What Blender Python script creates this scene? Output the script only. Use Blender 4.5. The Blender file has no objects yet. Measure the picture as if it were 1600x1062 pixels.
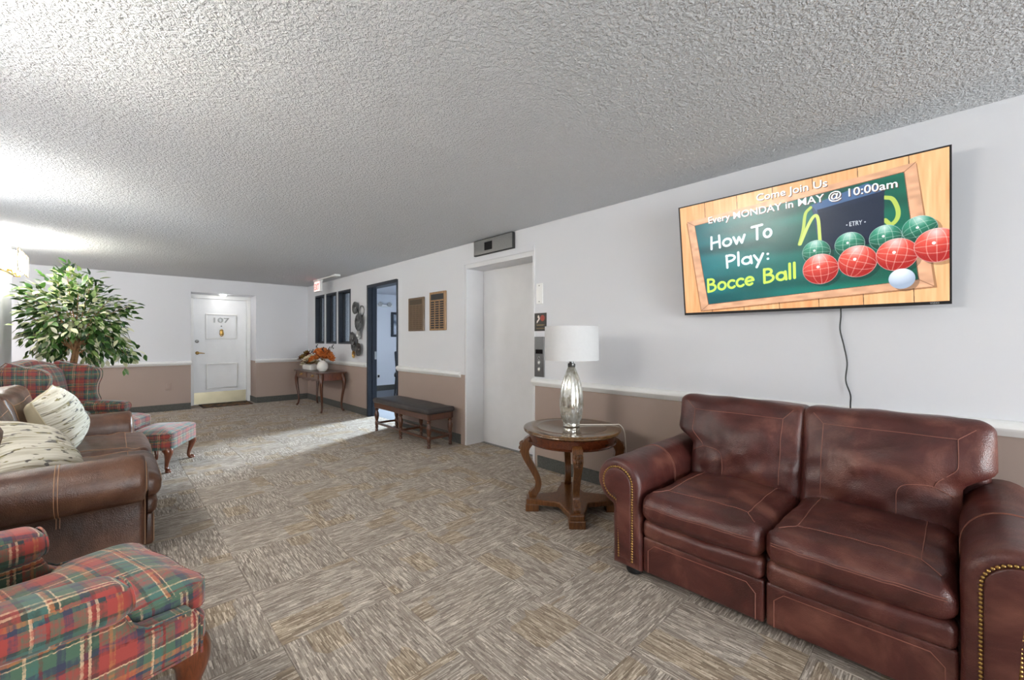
import bpy, bmesh, math, random
import numpy as np
from mathutils import Vector, Matrix, noise

sc = bpy.context.scene
COL = sc.collection
PI = math.pi

# ------------------------------------------------------------------ camera, world, exposure, daylight, added fill
CAM_H = 1.25
cam_data = bpy.data.cameras.new('camera')
cam_data.sensor_width = 36.0
cam_data.sensor_fit = 'HORIZONTAL'
cam_data.lens = 36.0 * 660.0 / 1600.0
cam_data.clip_start = 0.02
cam = bpy.data.objects.new('camera', cam_data)
COL.objects.link(cam)
cam.location = (0, 0, CAM_H)
cam.rotation_euler = (PI / 2, 0, -math.atan2(0.6888, 0.7250))
sc.camera = cam

sc.view_settings.view_transform = 'Standard'
sc.view_settings.look = 'None'
sc.view_settings.gamma = 1.0
sc.view_settings.use_curve_mapping = False
sc.view_settings.exposure = 1.80

world = bpy.data.worlds.new('world')
sc.world = world
world.use_nodes = True
world.node_tree.nodes['Background'].inputs[0].default_value = (0.80, 0.88, 1.0, 1)
world.node_tree.nodes['Background'].inputs[1].default_value = 1.0

def area_light(name, loc, rot, sx, sy, power, color):
    l = bpy.data.lights.new(name, 'AREA')
    l.shape = 'RECTANGLE'; l.size = sx; l.size_y = sy
    l.energy = power; l.color = color
    o = bpy.data.objects.new(name, l); COL.objects.link(o)
    o.location = loc; o.rotation_euler = rot
    return l

# room numbers (metres); camera stands at the origin, +Y runs down the hall, +X to the elevator wall
XR, YF, ZC, XL = 3.06, 9.57, 2.385, -0.86
YB = -5.6                # unseen wall behind the camera
YE = 7.80                # end of the left wall, side corridor beyond
XO = 6.9                 # outer wall of the office
# added fill light from behind the camera; daylight through the office window
area_light('rear_fill_light', (1.1, YB - 0.25, 1.2), (PI / 2, 0, 0), 3.6, 2.2, 160, (0.99, 0.995, 1.0))
area_light('office_daylight', (XO + 0.32, 7.62, 1.74), (math.radians(75), 0, PI / 2 + math.radians(20)), 1.15, 0.95, 66, (0.74, 0.87, 1.0)).spread = math.radians(66)

# ------------------------------------------------------------------ colour and material helpers
def lin(c):
    c = c / 255.0
    return c / 12.92 if c <= 0.04045 else ((c + 0.055) / 1.055) ** 2.4
def S(r, g, b):
    return (lin(r), lin(g), lin(b), 1.0)

class NT:
    def __init__(s, name):
        s.m = bpy.data.materials.new(name); s.m.use_nodes = True
        s.t = s.m.node_tree; s.n = s.t.nodes
        s.b = s.n['Principled BSDF']
    def add(s, typ, **kw):
        n = s.n.new(typ)
        for k, v in kw.items():
            if k.startswith('_'):
                setattr(n, k[1:], v)
            else:
                key = int(k[1:]) if (k[0] == 'i' and k[1:].isdigit()) else k.replace('__', ' ')
                if hasattr(v, 'is_output') and v.is_output:
                    s.t.links.new(v, n.inputs[key])
                else:
                    n.inputs[key].default_value = v
        return n
    def link(s, a, b): s.t.links.new(a, b)
    def math(s, op, a, b=None, clamp=False):
        n = s.n.new('ShaderNodeMath'); n.operation = op; n.use_clamp = clamp
        for i, v in enumerate((a, b)):
            if v is None: continue
            if hasattr(v, 'is_output'): s.t.links.new(v, n.inputs[i])
            else: n.inputs[i].default_value = v
        return n.outputs[0]
    def ramp(s, fac, stops, interp='LINEAR'):
        n = s.n.new('ShaderNodeValToRGB'); cr = n.color_ramp; cr.interpolation = interp
        while len(cr.elements) < len(stops): cr.elements.new(0.5)
        for e, (p, c) in zip(cr.elements, stops):
            e.position = p; e.color = c if len(c) == 4 else (*c, 1)
        s.t.links.new(fac, n.inputs[0])
        return n.outputs[0]
    def mix(s, fac, a, b, blend='MIX'):
        n = s.n.new('ShaderNodeMix'); n.data_type = 'RGBA'; n.blend_type = blend
        for i, v in ((0, fac), (6, a), (7, b)):
            if hasattr(v, 'is_output'): s.t.links.new(v, n.inputs[i])
            else: n.inputs[i].default_value = v
        return n.outputs[2]
    def bump(s, h, strength=0.3, dist=0.01):
        n = s.n.new('ShaderNodeBump'); n.inputs['Strength'].default_value = strength
        n.inputs['Distance'].default_value = dist
        s.t.links.new(h, n.inputs['Height']); s.t.links.new(n.outputs[0], s.b.inputs['Normal'])
        return n
    def obj(s): return s.n.new('ShaderNodeTexCoord').outputs['Object']
    def pos(s): return s.n.new('ShaderNodeNewGeometry').outputs['Position']
    def scale(s, v, sc_):
        n = s.n.new('ShaderNodeMapping'); s.t.links.new(v, n.inputs[0]); n.inputs['Scale'].default_value = sc_
        return n.outputs[0]
    def noise(s, v, scale, detail=2.0, rough=0.5, dist=0.0):
        n = s.n.new('ShaderNodeTexNoise'); s.t.links.new(v, n.inputs['Vector'])
        n.inputs['Scale'].default_value = scale; n.inputs['Detail'].default_value = detail
        n.inputs['Roughness'].default_value = rough; n.inputs['Distortion'].default_value = dist
        return n.outputs[0]
    def set(s, **kw):
        for k, v in kw.items():
            key = k.replace('__', ' ')
            if hasattr(v, 'is_output'): s.t.links.new(v, s.b.inputs[key])
            else: s.b.inputs[key].default_value = v
        return s.m

def plain(name, col, rough=0.5, metal=0.0, var=0.0, vscale=6.0, bump=0.0, bscale=120.0, **kw):
    m = NT(name)
    o = m.obj()
    if var > 0:
        nz = m.noise(o, vscale, 3)
        dark = tuple(c * (1 - var) for c in col[:3]) + (1,)
        lite = tuple(min(1, c * (1 + var)) for c in col[:3]) + (1,)
        m.set(Base__Color=m.ramp(nz, [(0.3, dark), (0.7, lite)]))
    else:
        m.set(Base__Color=col)
    m.set(Roughness=rough, Metallic=metal, **kw)
    if bump > 0:
        m.bump(m.noise(o, bscale, 2), bump, 0.004)
    return m.m

def wood(name, dark, lite, axis=0, rough=0.28, scale=5.0):
    m = NT(name)
    st = [14.0, 14.0, 14.0]; st[axis] = 1.6
    v = m.scale(m.obj(), tuple(st))
    nz = m.noise(v, scale, 5, 0.6, 1.2)
    m.set(Base__Color=m.ramp(nz, [(0.25, dark), (0.5, tuple((a + b) / 2 for a, b in zip(dark, lite))), (0.75, lite)]),
          Roughness=rough)
    m.b.inputs['Coat Weight'].default_value = 0.35
    m.b.inputs['Coat Roughness'].default_value = 0.15
    m.bump(nz, 0.06, 0.002)
    return m.m

def leather(name, dark, mid, lite, rough=0.29):
    m = NT(name)
    o = m.obj()
    big = m.noise(o, 4.2, 4, 0.6, 0.6)
    col = m.ramp(big, [(0.28, dark), (0.5, mid), (0.74, lite)])
    wear = m.noise(o, 19.0, 3, 0.6)
    col = m.mix(m.math('MULTIPLY', wear, 0.35), col, mid)
    grain = m.noise(o, 260.0, 2, 0.5)
    vor = m.add('ShaderNodeTexVoronoi', Vector=o, Scale=210.0)
    crease = m.noise(m.scale(o, (1, 1.7, 1)), 7.5, 2, 0.45, 0.6)
    h = m.math('ADD', m.math('MULTIPLY', grain, 0.12), m.math('MULTIPLY', vor.outputs[0], 0.10))
    h = m.math('ADD', h, m.math('MULTIPLY', crease, 0.55))
    m.set(Base__Color=col, Roughness=m.math('ADD', m.math('MULTIPLY', wear, 0.10), rough))
    m.b.inputs['Specular IOR Level'].default_value = 0.55
    m.bump(h, 0.42, 0.016)
    return m.m

def plaid(name, su=0.23, sv=0.26, offs=(0, 0), dark=1.0):
    m = NT(name)
    uv = m.n.new('ShaderNodeTexCoord').outputs['UV']
    RED, DRED, GRN, DGRN, NAVY, ORG, CRM, TEAL = (S(168, 58, 52), S(116, 36, 38), S(72, 106, 84), S(34, 62, 54),
                                                  S(46, 54, 80), S(186, 112, 64), S(230, 196, 156), S(58, 112, 104))
    n1 = m.noise(m.scale(uv, (160, 9, 1)), 1.0, 2)
    n2 = m.noise(m.scale(uv, (9, 160, 1)), 1.0, 2)
    sep = m.add('ShaderNodeSeparateXYZ', Vector=uv)
    # ikat-like smear of the bands along the threads
    v = m.math('ADD', sep.outputs[1], m.math('MULTIPLY', m.math('SUBTRACT', n1, 0.5), 0.007))
    u = m.math('ADD', sep.outputs[0], m.math('MULTIPLY', m.math('SUBTRACT', n2, 0.5), 0.006))
    fu = m.math('FRACT', m.math('ADD', m.math('DIVIDE', u, su), 10.13 + offs[0]))
    fv = m.math('FRACT', m.math('ADD', m.math('DIVIDE', v, sv), 10.37 + offs[1]))
    cu = m.ramp(fu, [(0.0, GRN), (0.09, DRED), (0.12, TEAL), (0.20, CRM), (0.225, GRN), (0.30, NAVY), (0.36, RED), (0.55, ORG),
                     (0.60, RED), (0.68, DGRN), (0.74, CRM), (0.765, DRED), (0.80, CRM), (0.825, GRN), (0.93, NAVY)], 'CONSTANT')
    cv = m.ramp(fv, [(0.0, RED), (0.14, DRED), (0.17, NAVY), (0.24, GRN), (0.36, CRM), (0.375, DGRN), (0.40, ORG), (0.43, CRM), (0.445, TEAL),
                     (0.56, DGRN), (0.60, RED), (0.74, NAVY), (0.78, ORG), (0.84, GRN), (0.94, CRM), (0.955, DRED)], 'CONSTANT')
    n3 = m.noise(m.scale(uv, (26, 60, 1)), 1.0, 2, 0.6, 0.8)
    weave = m.ramp(m.math('ADD', m.math('MULTIPLY', n1, 0.45), m.math('MULTIPLY', n3, 0.55)), [(0.42, (0.22, 0.22, 0.22, 1)), (0.58, (0.82, 0.82, 0.82, 1))])
    col = m.mix(weave, cu, cv)
    tint = m.noise(m.scale(uv, (7, 7, 1)), 1.0, 2)
    col = m.mix(m.math('MULTIPLY', tint, 0.12), col, S(150, 120, 96))
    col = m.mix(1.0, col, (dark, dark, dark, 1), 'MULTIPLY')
    m.set(Base__Color=col, Roughness=0.85)
    m.b.inputs['Sheen Weight'].default_value = 0.25
    m.bump(m.math('ADD', n1, n2), 0.15, 0.002)
    return m.m

def emit(name, col, strength):
    m = NT(name)
    m.set(Base__Color=col, Emission__Color=col, Emission__Strength=strength, Roughness=0.5)
    return m.m

M = {}
# two-tone painted wall: taupe under the chair rail, light grey above
def wall_mat(name, upper, lower, split):
    m = NT(name)
    p = m.pos()
    z = m.add('ShaderNodeSeparateXYZ', Vector=p).outputs[2]
    nz = m.noise(p, 1.3, 3)
    up = m.mix(m.math('MULTIPLY', nz, 0.25), upper, tuple(c * 0.94 for c in upper[:3]) + (1,))
    lo = m.mix(m.math('MULTIPLY', nz, 0.4), lower, tuple(c * 0.90 for c in lower[:3]) + (1,))
    m.set(Base__Color=m.mix(m.math('GREATER_THAN', z, split), lo, up), Roughness=0.62)
    m.bump(m.noise(p, 160.0, 2), 0.08, 0.002)
    return m.m
M['wall'] = wall_mat('wall_paint', S(220, 221, 225), S(166, 147, 137), 0.835)
M['office_wall'] = plain('office_wall_paint', S(226, 229, 236), 0.7, bump=0.05)
M['white_trim'] = plain('white_trim_paint', S(236, 236, 235), 0.42, var=0.02)
M['frame_grey'] = plain('elevator_enamel', S(220, 220, 222), 0.38, var=0.02, bump=0.03, bscale=300)
M['door_white'] = plain('door_paint', S(240, 241, 243), 0.45, var=0.02)
M['navy'] = plain('navy_frame_paint', S(27, 34, 46), 0.4, var=0.12)
M['black_trim'] = plain('dark_frame_paint', S(30, 32, 37), 0.45, var=0.1)
M['base'] = plain('grey_base_strip', S(84, 84, 80), 0.9, var=0.2, vscale=60, bump=0.4, bscale=300)
m = NT('stippled_ceiling')
p_ = m.pos()
w1 = m.noise(p_, 58.0, 3, 0.55, 0.7)
w2 = m.noise(p_, 95.0, 2, 0.5, 0.3)
hh = m.math('ADD', m.ramp(w1, [(0.40, (0, 0, 0, 1)), (0.62, (1, 1, 1, 1))]), m.math('MULTIPLY', w2, 0.5))
m.set(Base__Color=m.mix(m.math('MULTIPLY', m.noise(p_, 0.8, 2), 0.15), S(219, 221, 224), S(207, 209, 212)), Roughness=0.9)
m.bump(hh, 0.75, 0.016)
M['ceiling'] = m.m
# carpet tile: fine streaks along local x, block-wise tone shifts
m = NT('carpet_tile')
o_ = m.obj()
rnd = m.n.new('ShaderNodeObjectInfo').outputs['Random']
off = m.add('ShaderNodeCombineXYZ', i0=m.math('MULTIPLY', rnd, 37.0), i1=m.math('MULTIPLY', rnd, 91.0), i2=m.math('MULTIPLY', rnd, 13.0))
va = m.add('ShaderNodeVectorMath', _operation='ADD', i0=o_, i1=off.outputs[0]).outputs[0]
sv = m.add('ShaderNodeSeparateXYZ', Vector=o_)
rid = m.math('MULTIPLY', rnd, 91.7)
def streak(pitch, length, salt):
    row = m.math('FLOOR', m.math('DIVIDE', sv.outputs[1], pitch))
    wn1 = m.add('ShaderNodeTexWhiteNoise', _noise_dimensions='2D', i0=m.add('ShaderNodeCombineXYZ', i0=row, i1=m.math('ADD', rid, salt)).outputs[0])
    cell = m.math('FLOOR', m.math('ADD', m.math('DIVIDE', sv.outputs[0], length), m.math('MULTIPLY', wn1.outputs[0], 7.0)))
    wn2 = m.add('ShaderNodeTexWhiteNoise', _noise_dimensions='3D', i0=m.add('ShaderNodeCombineXYZ', i0=row, i1=cell, i2=m.math('ADD', rid, salt)).outputs[0])
    return wn2.outputs[0]
s1 = streak(0.0048, 0.060, 1.3); s2 = streak(0.0024, 0.032, 5.1)
blk = m.add('ShaderNodeTexVoronoi', Vector=m.scale(va, (5.0, 7.0, 0.0)), Scale=1.0, Randomness=0.45, _distance='CHEBYCHEV')
bs = m.add('ShaderNodeSeparateColor', i0=blk.outputs['Color'])
stv = m.math('ADD', m.math('MULTIPLY', s1, 0.6), m.math('MULTIPLY', s2, 0.4))
colA = m.ramp(stv, [(0.08, S(120, 110, 102)), (0.40, S(156, 145, 134)), (0.62, S(174, 163, 151)), (0.92, S(226, 216, 203))])
tan = m.mix(0.6, colA, S(178, 156, 112), 'SOFT_LIGHT')
colB = m.mix(m.math('MULTIPLY', m.math('GREATER_THAN', bs.outputs[0], 0.78), 0.75), colA, tan)
colC = m.mix(m.math('MULTIPLY', bs.outputs[1], 0.22), colB, S(126, 114, 106))
m.set(Base__Color=colC, Roughness=0.95)
m.b.inputs['Specular IOR Level'].default_value = 0.2
m.bump(m.math('ADD', stv, m.math('MULTIPLY', m.noise(va, 350.0, 2), 0.5)), 0.22, 0.004)
M['carpet'] = m.m
M['carpet_back'] = plain('carpet_underlay', S(96, 88, 80), 0.95)
M['office_floor'] = plain('office_carpet', S(120, 124, 132), 0.95, var=0.15, vscale=80, bump=0.3)

M['leather_red'] = leather('burgundy_leather', S(52, 23, 21), S(84, 41, 36), S(136, 88, 73))  # lightest tone paints worn tan and satin highlights into the leather
M['leather_brown'] = leather('brown_leather', S(44, 25, 16), S(76, 46, 31), S(112, 78, 58), 0.29)
M['stitch_red'] = plain('tan_red_thread', S(138, 88, 74), 0.7)
M['stitch_brown'] = plain('tan_thread', S(168, 128, 96), 0.7)
M['bench_leather'] = leather('black_brown_leather', S(38, 32, 32), S(52, 45, 44), S(70, 62, 60), 0.42)
M['brass'] = plain('aged_brass', S(176, 142, 84), 0.32, 1.0, var=0.15, vscale=40)
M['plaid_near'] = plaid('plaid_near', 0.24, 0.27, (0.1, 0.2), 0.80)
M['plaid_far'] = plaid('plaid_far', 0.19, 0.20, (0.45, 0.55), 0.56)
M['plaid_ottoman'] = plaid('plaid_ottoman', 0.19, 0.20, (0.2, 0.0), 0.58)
M['plaid_piping'] = plain('plaid_cord_piping', S(112, 72, 60), 0.85, var=0.5, vscale=45)
M['wood_red'] = wood('cherry_wood', S(66, 30, 16), S(122, 64, 34), 2)
M['wood_dark'] = wood('dark_walnut', S(50, 25, 14), S(104, 58, 34), 2, 0.35)
M['wood_gold'] = wood('golden_brown_wood', S(64, 35, 15), S(128, 80, 40), 2)
M['wood_top'] = wood('table_top_wood', S(66, 42, 20), S(124, 90, 50), 0, 0.16)
M['wood_apron'] = wood('red_mahogany', S(58, 24, 11), S(104, 48, 22), 0, 0.2)
M['oak'] = wood('oak_board', S(126, 92, 56), S(172, 134, 88), 2, 0.45)
M['oak_dark'] = wood('dark_oak_board', S(84, 62, 40), S(122, 94, 64), 2, 0.5)
M['bark'] = plain('ficus_bark', S(150, 112, 76), 0.85, var=0.25, vscale=30, bump=0.4)
M['stainless'] = plain('brushed_stainless', S(168, 168, 166), 0.3, 1.0, var=0.06, vscale=90)
M['stainless_dark'] = plain('dark_stainless', S(120, 120, 120), 0.34, 1.0, var=0.06, vscale=90)
M['black_gloss'] = plain('black_gloss', S(10, 10, 12), 0.12)
M['black_plastic'] = plain('black_plastic', S(22, 22, 24), 0.4)
M['white_plastic'] = plain('white_plastic', S(240, 240, 238), 0.35)
M['white_cord'] = plain('white_cord', S(228, 222, 210), 0.5)
M['ceramic'] = plain('white_ceramic', S(236, 234, 230), 0.2, var=0.03)
M['shade'] = plain('white_lamp_shade', S(204, 204, 205), 0.75, var=0.015, vscale=50)
M['shade'].node_tree.nodes['Principled BSDF'].inputs['Subsurface Weight'].default_value = 0.0

def glass_thin(name, tint, gloss=0.10, rough=0.03):
    m = bpy.data.materials.new(name); m.use_nodes = True
    t = m.node_tree; t.nodes.clear()
    out = t.nodes.new('ShaderNodeOutputMaterial'); mx = t.nodes.new('ShaderNodeMixShader')
    tr = t.nodes.new('ShaderNodeBsdfTransparent'); gl = t.nodes.new('ShaderNodeBsdfGlossy')
    tr.inputs[0].default_value = tint; gl.inputs['Roughness'].default_value = rough
    lw = t.nodes.new('ShaderNodeLayerWeight'); lw.inputs['Blend'].default_value = 0.25
    ad = t.nodes.new('ShaderNodeMath'); ad.operation = 'MULTIPLY_ADD'
    t.links.new(lw.outputs['Fresnel'], ad.inputs[0]); ad.inputs[1].default_value = 0.6; ad.inputs[2].default_value = gloss * 0.4
    t.links.new(ad.outputs[0], mx.inputs[0]); t.links.new(tr.outputs[0], mx.inputs[1]); t.links.new(gl.outputs[0], mx.inputs[2])
    t.links.new(mx.outputs[0], out.inputs[0])
    return m
M['glass'] = glass_thin('window_glass', (0.95, 0.97, 0.97, 1))
M['clear_panel'] = glass_thin('clear_edge_glass', (0.96, 0.95, 0.90, 1), 0.3)

# ------------------------------------------------------------------ mesh helpers
class MB:
    def __init__(s): s.v = []; s.f = []
    def add(s, v, f, T=None):
        k = len(s.v)
        s.v += [tuple(T @ Vector(p)) if T else tuple(p) for p in v]
        s.f += [tuple(i + k for i in q) for q in f]
        return s
    def box(s, x0, x1, y0, y1, z0, z1, T=None):
        v = [(x, y, z) for x in (x0, x1) for y in (y0, y1) for z in (z0, z1)]
        return s.add(v, [(0, 1, 3, 2), (4, 6, 7, 5), (0, 4, 5, 1), (2, 3, 7, 6), (0, 2, 6, 4), (1, 5, 7, 3)], T)
    def cbox(s, c, d, T=None):
        return s.box(c[0] - d[0] / 2, c[0] + d[0] / 2, c[1] - d[1] / 2, c[1] + d[1] / 2, c[2] - d[2] / 2, c[2] + d[2] / 2, T)
    def rbox(s, c, h, r, n=6, m=3, bulge=(0, 0, 0), fn=None, T=None):
        """rounded box: half sizes h, edge radius r, n inner cells, m arc steps, bulge outwards per axis"""
        r = min(r, *[q * 0.999 for q in h])
        if isinstance(n, int): n = (n, n, n)
        ax = []
        for k in range(3):
            i = h[k] - r
            arc = [i + r * math.tan(j * PI / 4 / m) for j in range(m + 1)]
            ins = [-i + 2 * i * j / n[k] for j in range(1, n[k])]
            ax.append([-a for a in reversed(arc)] + ins + arc)
        idx = {}; V = []; F = []
        def vid(p):
            key = tuple(round(q, 5) for q in p)
            if key in idx: return idx[key]
            inn = [max(-(h[k] - r), min(h[k] - r, p[k])) for k in range(3)]
            d = [p[k] - inn[k] for k in range(3)]
            L = math.sqrt(sum(q * q for q in d)) or 1
            q = [inn[k] + r * d[k] / L for k in range(3)]
            w = [q[k] / h[k] for k in range(3)]
            o = list(q)
            for k in range(3):
                if bulge[k]:
                    a, b = [w[j] for j in range(3) if j != k]
                    o[k] += bulge[k] * w[k] * max(0, 1 - a * a) * max(0, 1 - b * b)
            o = [o[k] + c[k] for k in range(3)]
            if fn: o = fn(*o)
            idx[key] = len(V); V.append(tuple(o)); return idx[key]
        for k in range(3):
            a, b = [j for j in range(3) if j != k]
            for sg in (-1, 1):
                for i in range(len(ax[a]) - 1):
                    for j in range(len(ax[b]) - 1):
                        q = []
                        for (ii, jj) in ((i, j), (i + 1, j), (i + 1, j + 1), (i, j + 1)):
                            p = [0, 0, 0]; p[k] = sg * h[k]; p[a] = ax[a][ii]; p[b] = ax[b][jj]
                            q.append(vid(p))
                        F.append(tuple(q))
        return s.add(V, F, T)
    def tube(s, pts, r, n=8, T=None, squash=None, square=False):
        """swept section along pts; r a number or a list"""
        P = [Vector(p) for p in pts]; N = len(P)
        R = list(r) if hasattr(r, '__len__') else [r] * N
        V = []; F = []
        t0 = (P[1] - P[0]).normalized()
        up = Vector((0, 0, 1)) if abs(t0.z) < 0.9 else Vector((1, 0, 0))
        a = (up - t0 * up.dot(t0)).normalized()
        for i in range(N):
            t = (P[min(i + 1, N - 1)] - P[max(i - 1, 0)])
            if t.length < 1e-9: t = t0
            t = t.normalized()
            a = (a - t * a.dot(t)).normalized(); b = t.cross(a)
            for j in range(n):
                th = 2 * PI * (j + 0.5) / n
                ca, sa = math.cos(th), math.sin(th)
                if square:
                    k = 1 / max(abs(ca), abs(sa)) * 0.92; ca *= k; sa *= k
                if squash: ca *= squash[0]; sa *= squash[1]
                V.append(tuple(P[i] + (a * ca + b * sa) * R[i]))
        for i in range(N - 1):
            for j in range(n):
                F.append((i * n + j, i * n + (j + 1) % n, (i + 1) * n + (j + 1) % n, (i + 1) * n + j))
        F.append(tuple(reversed(range(n)))); F.append(tuple(range((N - 1) * n, N * n)))
        return s.add(V, F, T)
    def lathe(s, prof, n=24, T=None, mod=None):
        V = []; F = []
        for (r, z) in prof:
            for j in range(n):
                th = 2 * PI * j / n
                rr = r * (mod(th, z) if mod else 1)
                V.append((rr * math.cos(th), rr * math.sin(th), z))
        k = len(prof)
        for i in range(k - 1):
            for j in range(n):
                F.append((i * n + j, i * n + (j + 1) % n, (i + 1) * n + (j + 1) % n, (i + 1) * n + j))
        if prof[0][0] > 1e-5: F.append(tuple(reversed(range(n))))
        if prof[-1][0] > 1e-5: F.append(tuple(range((k - 1) * n, k * n)))
        return s.add(V, F, T)
    def prism(s, out, a, b, axis='z', T=None):
        n = len(out)
        def P(p, h): return {'z': (p[0], p[1], h), 'y': (p[0], h, p[1]), 'x': (h, p[0], p[1])}[axis]
        V = [P(p, a) for p in out] + [P(p, b) for p in out]
        F = [tuple(range(n)), tuple(range(n, 2 * n))] + [(i, (i + 1) % n, n + (i + 1) % n, n + i) for i in range(n)]
        return s.add(V, F, T)
    def loft(s, rings, T=None, cap0=True, cap1=True):
        n = len(rings[0]); V = [p for r in rings for p in r]; F = []
        for i in range(len(rings) - 1):
            for j in range(n):
                F.append((i * n + j, i * n + (j + 1) % n, (i + 1) * n + (j + 1) % n, (i + 1) * n + j))
        if cap0: F.append(tuple(range(n)))
        if cap1: F.append(tuple(range((len(rings) - 1) * n, len(rings) * n)))
        return s.add(V, F, T)
    def puff(s, out, z0, z1, r, bulge=0.0, axis='z', T=None, fn=None, steps=3, both=False):
        """upholstered slab with outline out, rounded edges r and a bulging face at z1"""
        c = (sum(p[0] for p in out) / len(out), sum(p[1] for p in out) / len(out))
        def P(p, h):
            q = {'z': (p[0], p[1], h), 'y': (p[0], h, p[1]), 'x': (h, p[0], p[1])}[axis]
            return fn(*q) if fn else q
        sg = 1 if z1 > z0 else -1
        rings = []
        def caps(zf, s_, order):
            L = []
            base = offset(out, r)
            for k in order:
                L.append([P((c[0] + (q[0] - c[0]) * k, c[1] + (q[1] - c[1]) * k), zf + s_ * bulge * (1 - k * k) ** 0.8) for q in base])
            return L
        if both: rings += caps(z0, -sg, (0.02, 0.3, 0.55, 0.8))
        for i in range(steps + 1):
            th = PI / 2 * i / steps
            rings.append([P(q, z0 + sg * r * (1 - math.cos(th))) for q in offset(out, r * (1 - math.sin(th)))])
        for i in range(steps + 1):
            th = PI / 2 * i / steps
            rings.append([P(q, z1 - sg * r * (1 - math.sin(th))) for q in offset(out, r * (1 - math.cos(th)))])
        rings += caps(z1, sg, (0.9, 0.75, 0.55, 0.3, 0.02))
        return s.loft(rings, T)
    def build(s, name, mat, parent=None, smooth=40, uv=False, bevel=0.0, bseg=2, loc=None, rot=None):
        me = bpy.data.meshes.new(name)
        me.from_pydata(s.v, [], s.f)
        bm = bmesh.new(); bm.from_mesh(me)
        bmesh.ops.remove_doubles(bm, verts=bm.verts, dist=1e-6)
        bmesh.ops.recalc_face_normals(bm, faces=bm.faces)
        if uv:
            L = bm.loops.layers.uv.new('UVMap')
            for f in bm.faces:
                n = f.normal
                k = max(range(3), key=lambda i: abs(n[i]) * (1.15 if i == 2 else 1))
                for l in f.loops:
                    c = l.vert.co
                    l[L].uv = ((c.y, c.z), (c.x, c.z), (c.x, c.y))[k]
        bm.to_mesh(me); bm.free()
        me.materials.append(mat)
        if smooth:
            me.polygons.foreach_set('use_smooth', [True] * len(me.polygons))
            me.set_sharp_from_angle(angle=math.radians(smooth))
        ob = bpy.data.objects.new(name, me); COL.objects.link(ob)
        if parent is not None: ob.parent = parent
        if loc is not None: ob.location = loc
        if rot is not None: ob.rotation_euler = rot
        if bevel:
            md = ob.modifiers.new('bevel', 'BEVEL'); md.width = bevel; md.segments = bseg
            md.limit_method = 'ANGLE'; md.angle_limit = math.radians(35)
        return ob

def offset(out, d):
    """inward offset of a closed polygon (either winding)"""
    n = len(out)
    A = sum(out[i][0] * out[(i + 1) % n][1] - out[(i + 1) % n][0] * out[i][1] for i in range(n))
    sg = 1 if A > 0 else -1
    res = []
    for i in range(n):
        p0, p1, p2 = Vector(out[i - 1]), Vector(out[i]), Vector(out[(i + 1) % n])
        e1 = (p1 - p0); e2 = (p2 - p1)
        e1 = e1.normalized() if e1.length > 1e-9 else e2.normalized()
        e2 = e2.normalized() if e2.length > 1e-9 else e1
        n1 = Vector((-e1.y, e1.x)) * sg; n2 = Vector((-e2.y, e2.x)) * sg
        b = n1 + n2
        k = b.dot(b)
        b = b * (2 / k) if k > 0.3 else n1
        q = p1 + b * d
        res.append((q.x, q.y))
    return res

def bez(p0, p1, p2, p3, n=8):
    r = []
    for i in range(n + 1):
        t = i / n; u = 1 - t
        r.append(tuple(u**3 * a + 3 * u * u * t * b + 3 * u * t * t * c + t**3 * d for a, b, c, d in zip(p0, p1, p2, p3)))
    return r
def smooth_path(pts, k=6):
    """Catmull-Rom through pts"""
    P = [Vector(p) for p in pts]; P = [P[0] * 2 - P[1]] + P + [P[-1] * 2 - P[-2]]
    r = []
    for i in range(1, len(P) - 2):
        for j in range(k):
            t = j / k
            r.append(tuple(0.5 * ((2 * P[i]) + (P[i + 1] - P[i - 1]) * t + (2 * P[i - 1] - 5 * P[i] + 4 * P[i + 1] - P[i + 2]) * t * t
                                  + (3 * P[i] - P[i - 1] - 3 * P[i + 1] + P[i + 2]) * t**3)))
    r.append(tuple(P[-2])); return r
def closed(pts, k=4):
    n = len(pts); P = [Vector((q[0], q[1], 0)) for q in pts]; r = []
    for i in range(n):
        a, b, c, d = P[i - 1], P[i], P[(i + 1) % n], P[(i + 2) % n]
        for j in range(k):
            t = j / k
            q = 0.5 * (2 * b + (c - a) * t + (2 * a - 5 * b + 4 * c - d) * t * t + (3 * b - a - 3 * c + d) * t**3)
            r.append((q.x, q.y))
    return r
def resample(vals, n):
    return list(np.interp(np.linspace(0, 1, n), np.linspace(0, 1, len(vals)), vals))
def rrect(x0, x1, y0, y1, r, n=4):
    o = []
    for (cx, cy, a) in ((x1 - r, y0 + r, -90), (x1 - r, y1 - r, 0), (x0 + r, y1 - r, 90), (x0 + r, y0 + r, 180)):
        for i in range(n + 1):
            t = math.radians(a + 90 * i / n); o.append((cx + r * math.cos(t), cy + r * math.sin(t)))
    return o

def tag(o, label=None, cat=None, group=None, kind=None):
    if label: o['label'] = label
    if cat: o['category'] = cat
    if group: o['group'] = group
    if kind: o['kind'] = kind
    return o
def thing(name, label, cat, loc=(0, 0, 0), rz=0.0, group=None):
    o = bpy.data.objects.new(name, None); o.empty_display_size = 0.1
    COL.objects.link(o); o.location = loc; o.rotation_euler = (0, 0, rz)
    return tag(o, label, cat, group)
def struct(o): o['kind'] = 'structure'; return o
def dup_tree(o, parent=None):
    c = o.copy(); COL.objects.link(c); c.parent = parent
    for ch in list(o.children):
        dup_tree(ch, c)
    return c

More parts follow.
